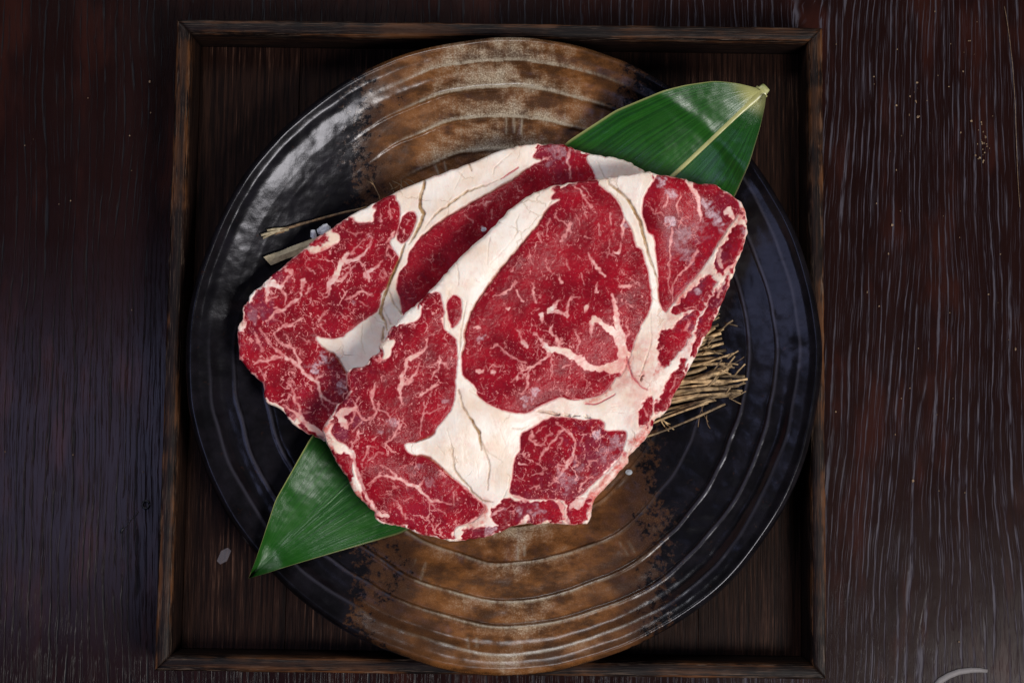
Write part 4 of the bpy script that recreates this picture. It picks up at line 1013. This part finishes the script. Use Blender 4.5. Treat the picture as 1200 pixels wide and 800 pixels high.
# twig with a frayed end, left of the steaks
q = on_plate(306, 273, .001); twig = empty('dry_twig', q)
tag(twig, 'thin brown dry twig with a split end poking out left of the lower steak', 'twig')
pts = straw_pts(328, 270, 430, 243, .0016, .0022, 9, -1, 3)
link('stem', bm_mesh(tube(pts, [S*r for r in (2.1, 1.5, 1.7, 1.4, 1.6, 1.4, 1.5, 1.4, 1.4)], 7, .9, 3), 'stem'), M_twig, twig)
for (a, b, c, d2, r) in [(338,268,306,276,2.0),(336,267,308,279,1.6),(334,268,313,270,1.5),(333,270,322,274,2.2)]:
    link('split_end', bm_mesh(tube(straw_pts(a, b, c, d2, .0018, .0016, 4, .5, int(a)), [S*r*.9, S*r, S*r, S*r*.8], 6, .7, 5), 'split_end'), M_strip if r < 2.1 else M_twig, twig)
# flat straw
def strip_mesh(p0, p1, width, thick, n=10, seed=0):
    bm = bmesh.new(); rr = random.Random(seed); p0 = Vector(p0); p1 = Vector(p1); t = (p1-p0).normalized(); s = t.cross(Vector((0, 0, 1))).normalized(); rg = []
    for i in range(n):
        c = p0.lerp(p1, i/(n-1)); w_ = width*(1+rr.uniform(-.05, .05))/2
        sk_ = t*(width*.18) if i == 0 else Vector()
        rg.append([bm.verts.new(c+s*w_+sk_), bm.verts.new(c+Vector((0, 0, thick*1.3))), bm.verts.new(c-s*w_-sk_), bm.verts.new(c-s*w_*.95-sk_-Vector((0, 0, thick))), bm.verts.new(c+s*w_*.95+sk_-Vector((0, 0, thick)))])
    for a, b in zip(rg[:-1], rg[1:]):
        for m in range(5): bm.faces.new((a[m], a[(m+1) % 5], b[(m+1) % 5], b[m]))
    bm.faces.new(rg[0][::-1]); bm.faces.new(rg[-1]); bmesh.ops.recalc_face_normals(bm, faces=bm.faces[:])
    return bm
a = on_plate(313, 306, .0028); b = on_plate(392, 276, .0024)
o = link('flat_straw', bm_mesh(strip_mesh(a, b, 12*S, 1.6*S, 12, 2), 'flat_straw', False), M_strip)
tag(o, 'broad flat pale straw strip under the left edge of the lower steak', 'straw')
# little root wisp behind the lower steak
q = on_plate(450, 215, .001); wisp = empty('root_wisp', q)
tag(wisp, 'wispy brown plant fibres sticking out above the fat edge of the lower steak', 'plant fibre')
for i, (a, b, c, d2) in enumerate([(446,236,434,210),(437,216,429,213),(462,228,456,214),(468,226,470,211),(474,222,460,212),(480,220,472,212),(458,222,468,216),(486,216,476,210)]):
    link('fibre', bm_mesh(tube(straw_pts(a, b, c, d2, .0060, .0030, 5, 1.2, 40+i), [S*.8, S*.7, S*.7, S*.6, S*.5], 5, 1, i), 'fibre'), M_twig, wisp)

# ------------------------------------------------------------------ small loose things
def chunk(cx, cy, z, sx, sy, sz, rot, seed, name, mat):
    bm = bmesh.new(); bmesh.ops.create_icosphere(bm, subdivisions=2, radius=1); rr = random.Random(seed)
    for v in bm.verts:
        f = 1+rr.uniform(-.22, .22); m = max(abs(v.co.x), abs(v.co.y), abs(v.co.z))
        v.co = (v.co*.72+v.co/m*.28)*f
        x, y = v.co.x*sx*S, v.co.y*sy*S
        v.co = Vector((x*math.cos(rot)-y*math.sin(rot), x*math.sin(rot)+y*math.cos(rot), v.co.z*sz*S))
    me = bm_mesh(bm, name, False)
    o = link(name, me, mat); q = P(cx, cy, z); o.location = q
    return o
def top_of(data, px, py):
    X, Y, D, T = data['grid']
    i = int(round((px-X[0, 0])/GRID)); j = int(round((py-Y[0, 0])/GRID)); return float(T[j, i])
zp = on_plate(366, 278, 0).z
tag(chunk(367, 274, zp+.0085, 3.4, 6, 5, .1, 1, 'ice_chip', M_ice), 'small upright clear ice chip against the upper left edge of the lower steak', 'ice')
tag(chunk(379, 269, zp+.0085, 8, 5.5, 5, .5, 2, 'ice_chip', M_ice), 'larger cloudy ice chip beside the flat straw and lower steak', 'ice')
tag(chunk(567, 269, top_of(bk, 567, 269)+.0010, 3.0, 2.4, 2.2, .3, 3, 'ice_chip', M_ice), 'tiny white ice chip on the lean strip next to the upper steak edge', 'ice')
# translucent flake on the tray floor
bm = bmesh.new()
cs = [(254, 657), (258, 661), (266, 657), (271, 645), (267, 641), (259, 645)]
lo = [bm.verts.new(P(x, y, ZF+.0004)) for x, y in cs]; hi = [bm.verts.new(P(x, y, ZF+.0012+.0008*math.sin(i))) for i, (x, y) in enumerate(cs)]
for i in range(6): bm.faces.new((lo[i], lo[(i+1) % 6], hi[(i+1) % 6], hi[i]))
bm.faces.new(lo); bm.faces.new(hi); bmesh.ops.recalc_face_normals(bm, faces=bm.faces[:])
bmesh.ops.bevel(bm, geom=bm.edges[:], offset=.0002, segments=1, affect='EDGES')
tag(link('ice_flake', bm_mesh(bm, 'ice_flake', False), M_flake), 'thin translucent ice flake lying on the tray floor at lower left', 'ice')
# water drop by the steak
d_ = on_plate(737, 553, .0008)
bm = bmesh.new(); bmesh.ops.create_uvsphere(bm, u_segments=16, v_segments=10, radius=1)
for v in bm.verts: v.co = Vector((v.co.x*4.2*S, v.co.y*3.4*S, v.co.z*2.2*S))
o = link('water_drop', bm_mesh(bm, 'water_drop'), M_drop); o.location = d_
tag(o, 'small clear water drop on the plate below the right steak edge', 'water drop')
# black curled fibre on the table, left of the tray
fib = empty('black_fibre', P(171, 592, 0)); tag(fib, 'tiny black curled fibre on the table beside the left tray rail', 'fibre')
lp = [P(171+4*math.cos(t), 591+4.5*math.sin(t), .0007) for t in np.linspace(0, 6.0, 14)]
link('loop', bm_mesh(tube(lp, [S*1.1]*14, 6), 'loop'), M_black, fib)
lp = [P(162-5*t, 599+6*t+math.sin(t*3), .0006) for t in np.linspace(0, 4.2, 10)]
link('tail', bm_mesh(tube(lp, [S*(.35+.9*(i > 7)) for i in range(10)], 6), 'tail'), M_black, fib)
# pale curved sliver at the bottom right of the table
def arc_strip():
    bm = bmesh.new(); rg = []
    pts = [(1096, 804), (1102, 797), (1112, 791), (1124, 786.5), (1138, 784.6), (1148, 784.6), (1157, 785.6)]
    wd = [3.6, 3.6, 3.5, 3.3, 3.0, 2.6, 1.9]
    for i, (x, y) in enumerate(pts):
        a = Vector(pts[max(0, i-1)]); b = Vector(pts[min(len(pts)-1, i+1)]); t = (b-a).normalized(); n = Vector((-t.y, t.x))
        l = P(x+n.x*wd[i], y+n.y*wd[i], .0003); r = P(x-n.x*wd[i], y-n.y*wd[i], .0003)
        up = Vector((0, 0, .0006)); rg.append([bm.verts.new(l), bm.verts.new(l+up*.6), bm.verts.new((l+r)/2+up), bm.verts.new(r+up*.6), bm.verts.new(r)])
    for a, b in zip(rg[:-1], rg[1:]):
        for m in range(5): bm.faces.new((a[m], a[(m+1) % 5], b[(m+1) % 5], b[m]))
    bm.faces.new(rg[0]); bm.faces.new(rg[-1]); bmesh.ops.recalc_face_normals(bm, faces=bm.faces[:])
    return bm
tag(link('curved_sliver', bm_mesh(arc_strip(), 'curved_sliver'), M_sliver), 'pale grey curved sliver on the table at the lower right', 'sliver')
# fine thread on the table at the right
lp = [P(1177+20*(t**.8)+2*math.sin(t*5), 8+235*t, .0005) for t in np.linspace(0, 1, 30)]
tag(link('thread', bm_mesh(tube(lp, [S*.32]*30, 5), 'thread'), M_crumb), 'hair-thin pale thread lying on the table at the upper right', 'thread')
# crumbs
bm = bmesh.new()
rr = random.Random(3)
spots = [(1152+rr.gauss(0, 4), 172+rr.gauss(0, 13)) for _ in range(22)]+[(rr.gauss(1080, 30), rr.gauss(125, 32)) for _ in range(26)]+[(rr.uniform(975, 1195), rr.uniform(5, 780)) for _ in range(34)]+[(rr.uniform(5, 190), rr.uniform(10, 560)) for _ in range(14)]
for (x, y) in spots:
    if x < 972 and x > 195: continue
    p = P(x, y, .0006); r = rr.uniform(.5, 1.5)*S
    mt = bmesh.ops.create_icosphere(bm, subdivisions=1, radius=r)
    sx, sy, sz = rr.uniform(.5, 1.2), rr.uniform(.5, 1.5), .5
    for v in mt['verts']: v.co = Vector((v.co.x*sx, v.co.y*sy, v.co.z*sz))*(1+rr.uniform(-.25, .25))+p
tag(link('crumbs', bm_mesh(bm, 'crumbs', False), M_crumb), 'scattered pale crumbs and specks on the dark table', 'crumbs', kind='stuff')
